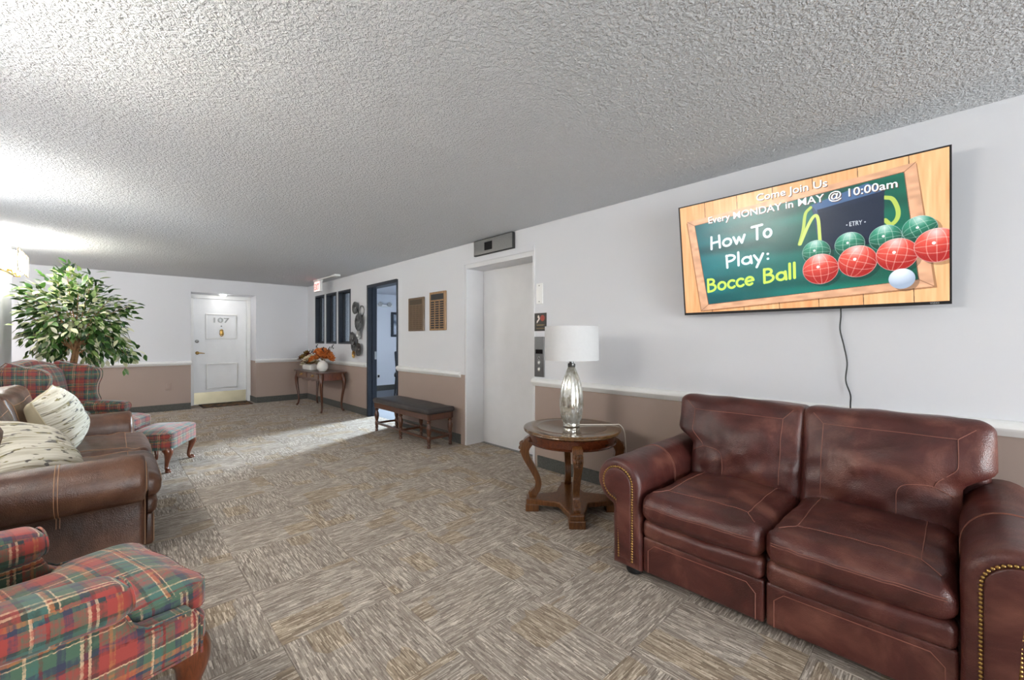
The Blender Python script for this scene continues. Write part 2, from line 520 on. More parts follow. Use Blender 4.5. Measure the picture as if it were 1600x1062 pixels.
def text_mesh(body, size, extrude=0.0, offs=0.0):
    cu = bpy.data.curves.new('lettering', 'FONT'); cu.body = body; cu.size = size; cu.extrude = extrude; cu.offset = offs
    cu.resolution_u = 3
    ob = bpy.data.objects.new('lettering', cu); COL.objects.link(ob)
    dg = bpy.context.evaluated_depsgraph_get()
    me = ob.evaluated_get(dg).to_mesh()
    v = [tuple(q.co) for q in me.vertices]; me.calc_loop_triangles()
    f = [tuple(t.vertices) for t in me.loop_triangles]
    ob.evaluated_get(dg).to_mesh_clear()
    bpy.data.objects.remove(ob); bpy.data.curves.remove(cu)
    return v, f

# ------------------------------------------------------------------ structure
def wall_holes(name, u0, u1, z0, z1, a, b, holes, axis, mat):
    """slab with rectangular openings; u runs along the wall, a..b is its thickness; axis 'x' means the wall faces x"""
    us = sorted({u0, u1, *[h[0] for h in holes], *[h[1] for h in holes]})
    zs = sorted({z0, z1, *[h[2] for h in holes], *[h[3] for h in holes]})
    us = [q for q in us if u0 <= q <= u1]; zs = [q for q in zs if z0 <= q <= z1]
    def solid(i, j):
        if not (0 <= i < len(us) - 1 and 0 <= j < len(zs) - 1): return False
        cu, cz = (us[i] + us[i + 1]) / 2, (zs[j] + zs[j + 1]) / 2
        return not any(h[0] < cu < h[1] and h[2] < cz < h[3] for h in holes)
    mb = MB()
    def P(u, z, t): return (t, u, z) if axis == 'x' else (u, t, z)
    for i in range(len(us) - 1):
        for j in range(len(zs) - 1):
            if not solid(i, j): continue
            A, B, C_, D = us[i], us[i + 1], zs[j], zs[j + 1]
            for t in (a, b): mb.add([P(A, C_, t), P(B, C_, t), P(B, D, t), P(A, D, t)], [(0, 1, 2, 3)])
            for (di, dj, e) in ((-1, 0, ((A, C_), (A, D))), (1, 0, ((B, C_), (B, D))), (0, -1, ((A, C_), (B, C_))), (0, 1, ((A, D), (B, D)))):
                if not solid(i + di, j + dj):
                    (p, q), (r_, s_) = e
                    mb.add([P(p, q, a), P(r_, s_, a), P(r_, s_, b), P(p, q, b)], [(0, 1, 2, 3)])
    return struct(mb.build(name, mat, smooth=0))

TW = 0.115
EV0, EV1, EVZ = 2.888, 4.03, 2.14      # elevator opening
DR0, DR1, DRZ = 5.65, 6.66, 2.145      # office door opening
WINS = [(8.60, 9.10), (7.98, 8.49), (7.34, 7.885)]
WZ0, WZ1 = 1.178, 2.15
wall_holes('wall_right', YB, YF + 0.6, 0, ZC, XR, XR + TW,
           [(EV0, EV1, -1, EVZ), (DR0, DR1, -1, DRZ)] + [(a, b, WZ0, WZ1) for a, b in WINS], 'x', M['wall'])
AX0, AX1, AZ, AY = 1.055, 2.09, 2.125, 10.10   # door alcove in the far wall
wall_holes('wall_far', -3.6, XR, 0, ZC, YF, AY, [(AX0, AX1, -1, AZ)], 'y', M['wall'])
# left wall block and side corridor
struct(MB().box(XL - 0.15, XL, YB, YE - 0.15, 0, ZC).build('wall_left', M['wall'], smooth=0))
struct(MB().box(-3.6, XL, YE - 0.15, YE, 0, ZC).build('wall_corridor', M['wall'], smooth=0))
struct(MB().box(-3.75, -3.6, YE - 0.15, AY, 0, ZC).build('wall_corridor_end', M['wall'], smooth=0))
struct(MB().box(-3.75, XR + TW, YB - 0.15, AY + 0.2, ZC, ZC + 0.12).build('ceiling', M['ceiling'], smooth=0))
# unseen wall behind the camera; its glazing is added around the fill light
wall_holes('wall_back', XL, XR, 0, ZC, YB - 0.15, YB, [(-0.62, 2.82, 0.06, 2.26)], 'y', M['wall'])
w = MB()
for (x0, x1, z0, z1) in ((-0.62, 2.82, 0.06, 0.12), (-0.62, 2.82, 2.20, 2.26), (-0.62, -0.56, 0.12, 2.2), (2.76, 2.82, 0.12, 2.2), (0.5, 0.56, 0.12, 2.2), (1.64, 1.70, 0.12, 2.2)):
    w.box(x0, x1, YB - 0.12, YB - 0.04, z0, z1)
ew = struct(w.build('window_4', M['black_trim'], smooth=0, bevel=0.004))
for (x0, x1) in ((-0.56, 0.5), (0.56, 1.64), (1.70, 2.76)):
    MB().box(x0, x1, YB - 0.085, YB - 0.08, 0.12, 2.2).build('pane', M['glass'], ew, smooth=0)

# floor with carpet tiles (50 cm, quarter-turned)
floor = struct(MB().box(-3.75, XR + 0.30, YB - 0.15, AY + 0.2, -0.12, -0.008).build('floor', M['carpet_back'], smooth=0))
MB().box(XL, XR, YB, -1.6, -0.008, 0.0).build('carpet_strip', M['carpet'], floor, smooth=0)
tile_cache = {}
def tile(i, j, x0, x1, y0, y1):
    cx, cy = 0.26 + 0.5 * i, 1.65 + 0.5 * j
    g = 0.0006
    a0, a1, b0, b1 = max(x0, cx - 0.25) + g - cx, min(x1, cx + 0.25) - g - cx, max(y0, cy - 0.25) + g - cy, min(y1, cy + 0.25) - g - cy
    if a1 - a0 < 0.01 or b1 - b0 < 0.01: return
    rot = (i + j) % 2 != 0
    if rot: a0, a1, b0, b1 = b0, b1, -a1, -a0
    key = tuple(round(q, 4) for q in (a0, a1, b0, b1))
    if key not in tile_cache:
        e = 0.0012; mb = MB()
        mb.loft([[(a0, b0, -0.008), (a1, b0, -0.008), (a1, b1, -0.008), (a0, b1, -0.008)],
                 [(a0, b0, -e), (a1, b0, -e), (a1, b1, -e), (a0, b1, -e)],
                 [(a0 + e, b0 + e, 0), (a1 - e, b0 + e, 0), (a1 - e, b1 - e, 0), (a0 + e, b1 - e, 0)]])
        ob = mb.build('carpet_tile', M['carpet'], floor, smooth=0); tile_cache[key] = ob.data
    else:
        ob = bpy.data.objects.new('carpet_tile', tile_cache[key]); COL.objects.link(ob); ob.parent = floor
    ob.location = (cx, cy, 0); ob.rotation_euler = (0, 0, PI / 2 if rot else 0)
for i in range(-8, 7):
    for j in range(-6, 18):
        cx, cy = 0.26 + 0.5 * i, 1.65 + 0.5 * j
        if XL - 0.3 < cx < XR + 0.3: tile(i, j, XL, XR, -1.6, YF)
        if cx < XL + 0.3 and YE - 0.3 < cy: tile(i, j, -3.6, XL, YE, YF)
        if AX0 - 0.3 < cx < AX1 + 0.3 and cy > YF - 0.3: tile(i, j, AX0, AX1, YF, AY)
        if cx > XR - 0.3 and EV0 - 0.3 < cy < EV1 + 0.3: tile(i, j, XR, XR + 0.26, EV0, EV1)
        if cx > XR - 0.3 and DR0 - 0.3 < cy < DR1 + 0.3: tile(i, j, XR, XR + TW, DR0, DR1)

# chair rails: rounded moulding, and base strips
RZ0, RZ1 = 0.797, 0.872
RPROF = [(0.0, 0.0), (0.010, 0.0), (0.020, 0.010), (0.024, 0.018), (0.034, 0.026), (0.040, 0.040), (0.038, 0.056), (0.030, 0.067), (0.016, 0.074), (0.0, 0.075)]
tn = [0]
def rail(p0, p1, nrm):
    tn[0] += 1
    d = Vector((p1[0] - p0[0], p1[1] - p0[1])).normalized()
    rings = []
    for (p, k) in ((p0, 0), (p1, 0)):
        rings.append([(p[0] + nrm[0] * q[0], p[1] + nrm[1] * q[0], RZ0 + q[1]) for q in RPROF])
    return struct(MB().loft(rings).build('trim_%d' % tn[0], M['white_trim'], smooth=30))
def base(name, p0, p1, nrm, h=0.115):
    a = MB(); t = 0.012
    a.prism([(p0[0], p0[1]), (p1[0], p1[1]), (p1[0] + nrm[0] * t, p1[1] + nrm[1] * t), (p0[0] + nrm[0] * t, p0[1] + nrm[1] * t)], 0.0, h)
    return struct(a.build(name, M['base'], smooth=0, bevel=0.003))
rail((XR, YB), (XR, EV0 + 0.02), (-1, 0))
rail((XR, EV1 + 0.075), (XR, DR0 - 0.0), (-1, 0))
rail((XR, DR1 + 0.0), (XR, YF), (-1, 0))
rail((-3.6, YF), (AX0 + 0.008, YF), (0, -1))
rail((AX1 - 0.012, YF), (XR, YF), (0, -1))
rail((XL, YB), (XL, YE), (1, 0))
base('baseboard_right', (XR, YB), (XR, EV0 - 0.04), (-1, 0))
base('baseboard_right_middle', (XR, EV1 + 0.075), (XR, DR0), (-1, 0))
base('baseboard_right_far', (XR, DR1), (XR, YF), (-1, 0))
base('baseboard_far_left', (-3.6, YF), (AX0, YF), (0, -1))
base('baseboard_far_right', (AX1, YF), (XR, YF), (0, -1))
base('baseboard_alcove', (AX1, YF), (AX1, AY - 0.08), (-1, 0))
base('baseboard_left', (XL, YB), (XL, YE), (1, 0))

# windows to the office: dark lined openings with a glass pane
for k, (a, b) in enumerate(WINS):
    f = MB(); t = 0.03
    for (y0, y1, z0, z1) in ((a, b, WZ0, WZ0 + t), (a, b, WZ1 - t, WZ1), (a, a + t, WZ0 + t, WZ1 - t), (b - t, b, WZ0 + t, WZ1 - t)):
        f.box(XR - 0.008, XR + TW + 0.004, y0, y1, z0, z1)
    wo = struct(f.build('window_%d' % (k + 1), M['navy'], smooth=0, bevel=0.003))
    MB().box(XR + 0.075, XR + 0.081, a + t, b - t, WZ0 + t, WZ1 - t).build('pane', M['glass'], wo, smooth=0)
    s_ = MB()
    for (y0, y1, z0, z1) in ((a + t, b - t, WZ0 + t, WZ0 + t + 0.018), (a + t, b - t, WZ1 - t - 0.018, WZ1 - t), (a + t, a + t + 0.018, WZ0 + t + .018, WZ1 - t - .018), (b - t - 0.018, b - t, WZ0 + t + .018, WZ1 - t - .018)):
        s_.box(XR + 0.07, XR + 0.086, y0, y1, z0, z1)
    s_.build('glazing_bead', M['black_trim'], wo, smooth=0)

# office doorway: navy steel frame
f = MB(); t = 0.05
for (y0, y1, z0, z1) in ((DR0, DR0 + 0.018, 0, DRZ), (DR1 - 0.05, DR1, 0, DRZ), (DR0 + 0.018, DR1 - 0.05, DRZ - t, DRZ)):
    f.box(XR - 0.02, XR + TW + 0.02, y0, y1, z0, z1)
dfr = struct(f.build('door_1', M['navy'], smooth=0, bevel=0.004))
MB().box(XR + 0.05, XR + 0.09, DR1 - 0.064, DR1 - 0.05, 0.0, DRZ - t).build('door_stop', M['navy'], dfr, smooth=0)
MB().box(XR + 0.095, XR + 0.13, DR1 - 0.053, DR1 - 0.047, 0.93, 1.06).build('strike_plate', M['stainless'], dfr, smooth=0, bevel=0.002)

# elevator: casing, jamb, door panel
ec = MB()
ec.box(XR - 0.012, XR, EV1, EV1 + 0.07, 0, EVZ + 0.06); ec.box(XR - 0.012, XR, EV0, EV1, EVZ, EVZ + 0.06)
struct(ec.build('trim_casing', M['wall'], smooth=0, bevel=0.003))
ej = MB(); jd = 0.26
ej.box(XR - 0.005, XR + jd, EV1 - 0.03, EV1, 0, EVZ); ej.box(XR - 0.005, XR + jd, EV0, EV0 + 0.03, 0, EVZ); ej.box(XR - 0.005, XR + jd, EV0 + 0.03, EV1 - 0.03, EVZ - 0.05, EVZ)
el = struct(ej.build('door_2', M['frame_grey'], smooth=0, bevel=0.004))
MB().box(XR + jd, XR + jd + 0.04, EV0 - 0.05, EV1 - 0.0, 0.006, EVZ).build('elevator_door_panel', M['frame_grey'], el, smooth=0, bevel=0.003)
MB().box(XR + jd - 0.035, XR + jd, EV0 + 0.03, EV1 - 0.03, -0.004, 0.005).build('sill', M['stainless_dark'], el, smooth=0)

# apartment door 107 in its alcove
dw0, dw1 = 1.145, 2.02
fr = MB()
fr.box(AX0, dw0, AY - 0.09, AY, 0, 2.07); fr.box(dw1, AX1, AY - 0.09, AY, 0, 2.07); fr.box(AX0, AX1, AY - 0.09, AY, 2.05, AZ)
d3 = struct(fr.build('door_3', M['white_trim'], smooth=0, bevel=0.006))
leaf = MB().box(dw0 + .003, dw1 - .003, AY - 0.055, AY - 0.01, 0.008, 2.048).build('door_leaf', M['door_white'], d3, smooth=0, bevel=0.002)
yd = AY - 0.055
for (x0, x1, z0, z1) in ((1.335, 1.85, 1.265, 1.765), (1.345, 1.87, 0.285, 0.79)):
    mm = MB(); t = 0.022
    for (a, b, c, d) in ((x0, x1, z0, z0 + t), (x0, x1, z1 - t, z1), (x0, x0 + t, z0 + t, z1 - t), (x1 - t, x1, z0 + t, z1 - t)):
        mm.box(a, b, yd - 0.014, yd, c, d)
    mm.build('panel_moulding', M['white_trim'], leaf, smooth=0, bevel=0.005)
MB().box(dw0 + .01, dw1 - .01, yd - 0.003, yd, 0.012, 0.235).build('kick_plate', plain('brass_kick', S(186, 176, 150), 0.35, 0.85, var=0.05), leaf, smooth=0)
TXT = Matrix(((1, 0, 0, 0), (0, 0, -1, 0), (0, 1, 0, 0), (0, 0, 0, 1)))
v, f_ = text_mesh('107', 0.135, 0.004, 0.002)
mnx = min(q[0] for q in v); mxx = max(q[0] for q in v)
for part in [None]:
    MB().add([(1.465 + (q[0] - mnx) * 0.26 / (mxx - mnx), yd - 0.006 - q[2], 1.595 + q[1]) for q in v], f_).build('door_number', plain('pewter', S(140, 140, 138), 0.35, 0.6), leaf, smooth=0)
MB().lathe([(0.0, 0.0), (0.012, 0.0), (0.012, 0.01), (0.006, 0.014), (0, 0.014)], 14, Matrix.Translation((1.592, yd, 1.525)) @ Matrix.Rotation(PI / 2, 4, 'X')).build('peephole', M['stainless_dark'], leaf)
kn = MB()
kn.rbox((1.592, yd - 0.012, 1.40), (0.03, 0.012, 0.05), 0.011, 2, 2)
kn.tube(smooth_path([(1.572, yd - 0.03, 1.42), (1.566, yd - 0.035, 1.36), (1.592, yd - 0.04, 1.325), (1.618, yd - 0.035, 1.36), (1.612, yd - 0.03, 1.42)], 4), 0.009, 8)
kn.lathe([(0, -0.02), (0.018, -0.012), (0.02, 0), (0.018, 0.012), (0, 0.02)], 12, Matrix.Translation((1.592, yd - 0.025, 1.445)))
kn.build('door_knocker', M['brass'], leaf)
hd = MB(); Tx = Matrix.Translation((1.205, yd, 1.0)) @ Matrix.Rotation(PI / 2, 4, 'X')
hd.lathe([(0, 0), (0.032, 0), (0.030, 0.012), (0.014, 0.018), (0.012, 0.05), (0, 0.052)], 18, Tx)
hd.tube([(1.205, yd - 0.048, 1.0), (1.25, yd - 0.052, 1.0), (1.315, yd - 0.05, 0.992)], [0.011, 0.010, 0.007], 10)
hd.build('lever_handle', M['brass'], leaf)
MB().lathe([(0, 0), (0.032, 0), (0.030, 0.014), (0.02, 0.022), (0, 0.024)], 18, Matrix.Translation((1.20, yd, 1.225)) @ Matrix.Rotation(PI / 2, 4, 'X')).build('deadbolt', M['stainless'], leaf)
# alcove downlight
al = thing('alcove_ceiling_light', 'small round ceiling light in the alcove above the apartment door', 'light', (1.57, 9.72, AZ))
MB().lathe([(0.055, 0.0), (0.075, 0.0), (0.075, -0.006), (0.055, -0.008)], 24).build('trim_ring', M['white_trim'], al)
MB().lathe([(0.0, -0.034), (0.028, -0.030), (0.046, -0.019), (0.054, -0.004), (0.054, 0.0)], 24).build('lens', emit('downlight_lens', (1.0, 0.98, 0.95, 1), 17.0), al)

# office beyond the right wall
struct(MB().box(XR + TW, XO, 4.2, 9.8, -0.12, 0.0).build('floor_office', M['office_floor'], smooth=0))
struct(MB().box(XR + TW, XO + 0.2, 4.2, 10.0, ZC, ZC + 0.1).build('ceiling_office', plain('office_ceiling_paint', S(214, 216, 222), 0.9, bump=0.2, bscale=60), smooth=0))
struct(MB().box(XR + TW, XO + 0.15, 9.8, 9.95, 0, ZC).build('wall_office_far', M['office_wall'], smooth=0))
struct(MB().box(XR + TW, XO + 0.15, 4.05, 4.2, 0, ZC).build('wall_office_near', M['office_wall'], smooth=0))
wall_holes('wall_office_outer', 4.05, 9.95, 0, ZC, XO, XO + 0.15, [(6.87, 8.03, 0.72, 2.2)], 'x', M['office_wall'])
f = MB(); t = 0.05
for (y0, y1, z0, z1) in ((6.87, 8.03, 0.72, 0.77), (6.87, 8.03, 2.15, 2.2), (6.87, 6.92, 0.77, 2.15), (7.98, 8.03, 0.77, 2.15)):
    f.box(XO + 0.02, XO + 0.1, y0, y1, z0, z1)
wo = struct(f.build('window_5', M['white_trim'], smooth=0))
MB().box(XO + 0.06, XO + 0.065, 6.92, 7.98, 0.77, 2.15).build('pane', M['glass'], wo, smooth=0)
struct(MB().box(XR + TW, XO, 9.785, 9.8, 0, 0.13).build('baseboard_office', M['base'], smooth=0))

# ------------------------------------------------------------------ leather sofas
def wr(x, y, z, f=9.0, a=0.004, seed=0.0):
    return noise.noise(Vector((x * f + seed, y * f * 1.3 - seed, z * f + 2.7))) * a

def sofa(name, label, loc, rz, hin, so, arc_end, leath, thread, nails, seed, ext=0.0):
    root = thing(name, label, 'sofa', loc, rz)
    L = M[leath]; TH = M[thread]
    yf, yb = -0.525 + ext, 0.50
    # carcase
    MB().rbox((0, 0.02, 0.185), (hin + 0.03, 0.47, 0.135), 0.02, 4, 2).build('seat_frame', L, root)
    MB().rbox((0, 0.42, 0.435), (hin + 0.10, 0.085, 0.385), 0.05, 6, 3).build('back_frame', L, root)
    C, R = (0.13, 0.485), 0.13
    prof = [(0, 0.05), (0, 0.2), (0, 0.35)]
    k = 22
    for i in range(k + 1):
        a = math.radians(180 + (arc_end - 180) * i / k)
        prof.append((C[0] + R * math.cos(a), C[1] + R * math.sin(a)))
    e = prof[-1]
    prof += [((e[0] + so) / 2 - 0.004, e[1] - 0.02), (so, e[1] - 0.06), (so, 0.2), (so, 0.05)]
    for sd in (-1, 1):
        O = [(sd * (hin + p[0]), p[1]) for p in prof]
        mb = MB()
        def ring(y, d):
            return [(q[0], y + 0.0, q[1]) for q in offset(O, d)]
        ys = [yb - 0.06 + (yf + 0.03 - yb + 0.06) * i / 10 for i in range(11)]
        rings = [ring(yb - 0.04, 0.02)] + [ring(y, 0) for y in ys] + [ring(yf + 0.016, 0.004), ring(yf + 0.006, 0.012), ring(yf + 0.001, 0.024), ring(yf, 0.036)]
        rings = [[(x + wr(x, y, z, 7, 0.006, seed), y, z + (wr(x, y, z, 6, 0.006, seed + 3) if z > 0.4 else 0)) for (x, y, z) in r_] for r_ in rings]
        arm = mb.loft(rings).build('arm', L, root, smooth=50)
        fp = MB().puff(offset(O, 0.049), yf + 0.006, yf - 0.008, 0.006, 0.006, 'y').build('front_panel', L, arm, smooth=50)
        # welt line and nailheads round the panel
        path = offset(O, 0.043)
        if nails:
            pts = [Vector((q[0], yf - 0.0005, q[1])) for q in path]
            nm = MB(); acc = 0.0; step = 0.0135
            for i in range(len(pts) - 1):
                sgm = pts[i + 1] - pts[i]; Ls = sgm.length
                while acc <= Ls:
                    q = pts[i] + sgm * (acc / Ls)
                    nm.lathe([(0.0062, 0), (0.0052, 0.0028), (0.0024, 0.0044), (0, 0.0048)], 7, Matrix.Translation(q) @ Matrix.Rotation(PI / 2, 4, 'X'))
                    acc += step
                acc -= Ls
            tag(nm.build('nailhead_trim', M['brass'], arm), kind='stuff')
        else:
            MB().tube([(q[0], yf - 0.001, q[1]) for q in path], 0.0025, 5).build('stitching', TH, arm)
        # seams running over the arm
        st = MB()
        for (ys_, i0, i1) in ((-0.115, 2, len(O) - 2), (-0.128, 2, len(O) - 2)):
            st.tube([(q[0] + wr(q[0], ys_, q[1], 7, 0.006, seed), ys_, q[1] + (wr(q[0], ys_, q[1], 6, 0.006, seed + 3) if q[1] > 0.4 else 0)) for q in offset(O, -0.0006)[i0:i1]], 0.0017, 5)
        st.build('stitching', TH, arm)
    # two seats
    for sd in (-1, 1):
        w = hin / 2; cx = sd * w
        # lower front panel with bevelled border, then the plump band above it
        fpn = MB()
        po = rrect(cx - w + 0.004, cx + w - 0.004, 0.052, 0.235, 0.012, 3)
        fpn.puff(po, -0.44, -0.498, 0.012, 0.004, 'y')
        lower = fpn.build('front_panel', L, root, smooth=50)
        x0, x1, z0, z1 = cx - w + 0.035, cx + w - 0.035, 0.058, 0.205
        c_ = 0.035
        MB().tube([(x0, -0.5015, z0), (x0, -0.5015, z1 - c_), (x0 + c_, -0.5025, z1), (x1 - c_, -0.5025, z1), (x1, -0.5015, z1 - c_), (x1, -0.5015, z0)], 0.002, 5).build('stitching', TH, lower)
        bd = MB()
        bd.rbox((cx, -0.20, 0.278), (w - 0.003, 0.315, 0.052), 0.035, (10, 3, 1), 4, (0, 0.012, 0), fn=lambda x, y, z: (x, y + wr(x, y, z, 12, 0.006, seed), z + wr(x, y, z, 8, 0.004, seed + 5)))
        bd.build('seat_band', L, root)
        cz, hy, hz = 0.388, 0.37, 0.068
        cy = -0.165
        def cu(x, y, z, cx=cx):
            t = max(0.0, min(1.0, (z - 0.36) / 0.06))
            ex = abs((x - cx) / w)
            k_ = 0.5 + 1.6 * max(0, ex - 0.55) + 0.6 * max(0, -y - 0.3)
            return (x + wr(x, y, z, 10, 0.003, seed), y + wr(x, y, z, 14, 0.006, seed + 9) * (1 - t * 0.4), z + t * (wr(x * 0.6, y, z, 9, 0.012 * k_, seed + 1) + wr(x * 2.2, y * 0.7, z, 15, 0.007 * k_, seed + 7)))
        def top(x, y, cx=cx):
            a, b = (x - cx) / w, (y - cy) / hy
            return cu(x, y, cz + hz + 0.032 * max(0, 1 - a * a) * max(0, 1 - b * b) + 0.0012)
        cush = MB().rbox((cx, cy, cz), (w - 0.002, hy, hz), 0.055, (18, 18, 2), 4, (0, 0.012, 0.032), fn=cu).build('seat_cushion', L, root)
        st = MB()
        f0 = -0.46; xi0, xi1 = cx - w + 0.095, cx + w - 0.095
        seg = lambda a, b, n=14: [tuple(Vector(a) + (Vector(b) - Vector(a)) * i / n) for i in range(n + 1)]
        for a, b in (((xi0, 0.16), (xi0, f0 + 0.06)), ((xi1, 0.16), (xi1, f0 + 0.06)), ((xi0, f0 + 0.06), (cx - w + 0.045, f0 - 0.01)), ((xi1, f0 + 0.06), (cx + w - 0.045, f0 - 0.01)), ((xi0, f0 + 0.06), (xi1, f0 + 0.06))):
            st.tube([top(*q) for q in seg(a, b)], 0.0018, 5)
        for dz in (0.028, 0.036):
            st.tube([cu(cx - w + 0.03 + (2 * w - 0.06) * i / 16, cy - hy - 0.0125 * max(0, 1 - (2 * i / 16 - 1)**2) * (1 - (dz / hz)**2) - 0.0005, cz + dz - 0.012) for i in range(17)], 0.0017, 5)
        st.build('stitching', TH, cush)
        # back cushion
        bw, bh, bt = w + 0.01, 0.262, 0.115
        bcx, bcy, bcz = cx, 0.175, 0.640
        lean = math.radians(13)
        def bk(x, y, z, bcx=bcx, sd=sd):
            t = max(0.0, min(1.0, (z - 0.60) / 0.10)); t = t * t * (3 - 2 * t)
            dx = (x - bcx) * sd / bw
            if dx > 0: x += sd * 0.10 * t * dx
            yy = y + wr(x, y * 0.4, z, 7, 0.016, seed + 4) + wr(x * 1.6, 0, z, 15, 0.009 * (1.4 - t), seed + 8)
            zz = z + wr(x, y, z, 6, 0.012, seed + 2) * max(0, (z - 0.8) / 0.1)
            ry, rz_ = yy - bcy, zz - 0.40
            return (x + wr(x, y, z, 9, 0.003, seed), bcy + ry * math.cos(lean) + rz_ * math.sin(lean), 0.40 - ry * math.sin(lean) * 0.6 + rz_ * math.cos(lean))
        def face(x, z, bcx=bcx):
            a, b = (x - bcx) / bw, (z - bcz) / bh
            return bk(x, bcy - bt - 0.06 * max(0, 1 - a * a) * max(0, 1 - b * b) - 0.001, z)
        bc = MB().rbox((bcx, bcy, bcz), (bw, bt, bh), 0.046, (22, 2, 22), 4, (0, 0.06, 0.012), fn=bk).build('back_cushion', L, root)
        st = MB()
        zi = bcz + bh - 0.085
        xo, xi = bcx + sd * (bw - 0.085), bcx - sd * (bw - 0.10)
        lines = [((xi, bcz - bh + 0.09), (xi, zi)), ((xi, zi), (xo, zi)), ((xo, zi), (xo, 0.60)),
                 ((xi, zi), (xi - sd * 0.045, zi + 0.05)), ((xo, zi), (xo + sd * 0.04, zi + 0.045))]
        for a, b in lines: st.tube([face(*q) for q in seg(a, b, 18)], 0.0018, 5)
        arc = [(xo - sd * 0.12, 0.42), (xo - sd * 0.12, 0.54), (xo - sd * 0.10, 0.585), (xo - sd * 0.05, 0.60), (xo, 0.60), (xo + sd * 0.06, 0.57)]
        st.tube([face(q[0], q[1]) for q in smooth_path([(a, b, 0) for a, b in arc], 5)], 0.0018, 5)
        st.build('stitching', TH, bc)
    for sx in (-1, 1):
        for y in (-0.44 + ext, 0.40):
            MB().lathe([(0.03, 0.0), (0.042, 0.006), (0.046, 0.022), (0.040, 0.042), (0.030, 0.06)], 18).build('foot', M['black_plastic'], root, loc=(sx * (hin + 0.075), y, 0))
    return root
sofa('leather_loveseat', 'burgundy leather loveseat with nailhead trim under the wall television', (2.495, 0.557, 0), -PI / 2, 0.566, 0.165, -72, 'leather_red', 'stitch_red', True, 1.3)
lsofa = sofa('leather_sofa', 'brown leather sofa with two cream pillows on the left wall', (-0.315, 4.10, 0), PI / 2, 0.845, 0.125, -92, 'leather_brown', 'stitch_brown', False, 6.1, 0.07)

# ------------------------------------------------------------------ throw pillows
m = NT('birch_print')
o_ = m.obj()
rib = m.noise(m.scale(o_, (3.0, 75.0, 1)), 1.0, 3, 0.6)
dash = m.noise(m.scale(o_, (15.0, 62.0, 4)), 1.0, 2, 0.5, 0.2)
hue = m.noise(o_, 9.0, 1)
c0 = m.ramp(rib, [(0.32, S(150, 141, 118)), (0.45, S(196, 190, 172)), (0.6, S(216, 211, 197))])
dc = m.ramp(hue, [(0.42, S(112, 108, 104)), (0.5, S(136, 126, 78)), (0.6, S(90, 84, 78))])
m.set(Base__Color=m.mix(m.ramp(dash, [(0.60, (0, 0, 0, 1)), (0.625, (1, 1, 1, 1))]), c0, dc), Roughness=0.9)
m.bump(rib, 0.5, 0.008)
M['birch'] = m.m
M['pillow_back'] = plain('cream_cotton', S(196, 184, 154), 0.9, var=0.06, bump=0.2, bscale=60)
def pillow(label, loc, rot, a, h, seed):
    root = thing('throw_pillow', label, 'pillow', loc, 0, 'cream pillows on the brown sofa')
    root.rotation_euler = rot
    N = 22
    def pt(i, j, sg):
        u, v = -1 + 2 * i / N, -1 + 2 * j / N
        x = a * u * (1 - 0.05 * (1 - v * v) * abs(u)**3); y = a * v * (1 - 0.05 * (1 - u * u) * abs(v)**3)
        k = (max(0, 1 - u * u) * max(0, 1 - v * v)) ** 0.42
        return (x, y, sg * h * k + wr(x, y, sg, 9, 0.012, seed) * min(1, k * 2))
    for sg, nm, mt in ((1, 'front_cover', 'birch'), (-1, 'back_cover', 'pillow_back')):
        mb = MB()
        mb.add([pt(i, j, sg) for i in range(N + 1) for j in range(N + 1)], [(i * (N + 1) + j, (i + 1) * (N + 1) + j, (i + 1) * (N + 1) + j + 1, i * (N + 1) + j + 1) for i in range(N) for j in range(N)])
        ob = mb.build(nm, M[mt], root, smooth=60)
    ed = [pt(i, 0, 1) for i in range(N)] + [pt(N, j, 1) for j in range(N)] + [pt(N - i, N, 1) for i in range(N)] + [pt(0, N - j, 1) for j in range(N)]
    MB().tube(ed + [ed[0]], 0.005, 6).build('piping', M['pillow_back'], root)
    return root
def look(nrm, up=(0, 0, 1), roll=0.0):
    n = Vector(nrm).normalized(); u = Vector(up); x = u.cross(n).normalized(); y = n.cross(x)
    return (Matrix((x, y, n)).transposed() @ Matrix.Rotation(roll, 3, 'Z')).to_euler()
pillow('cream bark-print pillow standing upright at the far end of the brown sofa', (-0.27, 4.45, 0.675), look((0.92, -0.22, 0.34), roll=0.2), 0.215, 0.135, 2.0)
pillow('cream bark-print pillow lying back near the near arm of the brown sofa', (-0.34, 3.55, 0.62), look((0.55, -0.28, 0.75), roll=-0.5), 0.225, 0.13, 5.0)

# ------------------------------------------------------------------ cabriole legs, wing chairs, ottoman
def cabriole(mb, p, d, h, k=1.0, n=12, out=0.05):
    """leg under point p (its top at height h), curving out along the unit direction d"""
    d = Vector((d[0], d[1], 0)).normalized()
    ctrl = [(0.0, 1.0, 0.050), (0.55, 0.93, 0.052), (0.75, 0.80, 0.042), (0.55, 0.60, 0.029), (0.25, 0.38, 0.021), (0.10, 0.22, 0.017), (0.22, 0.11, 0.018), (0.62, 0.055, 0.028), (0.75, 0.028, 0.030), (0.70, 0.0, 0.024)]
    pts = smooth_path([(p[0] + d.x * a * out, p[1] + d.y * a * out, h * b) for a, b, _ in ctrl], 4)
    mb.tube(pts, [r * k for r in resample([c[2] for c in ctrl], len(pts))], n)
    return mb

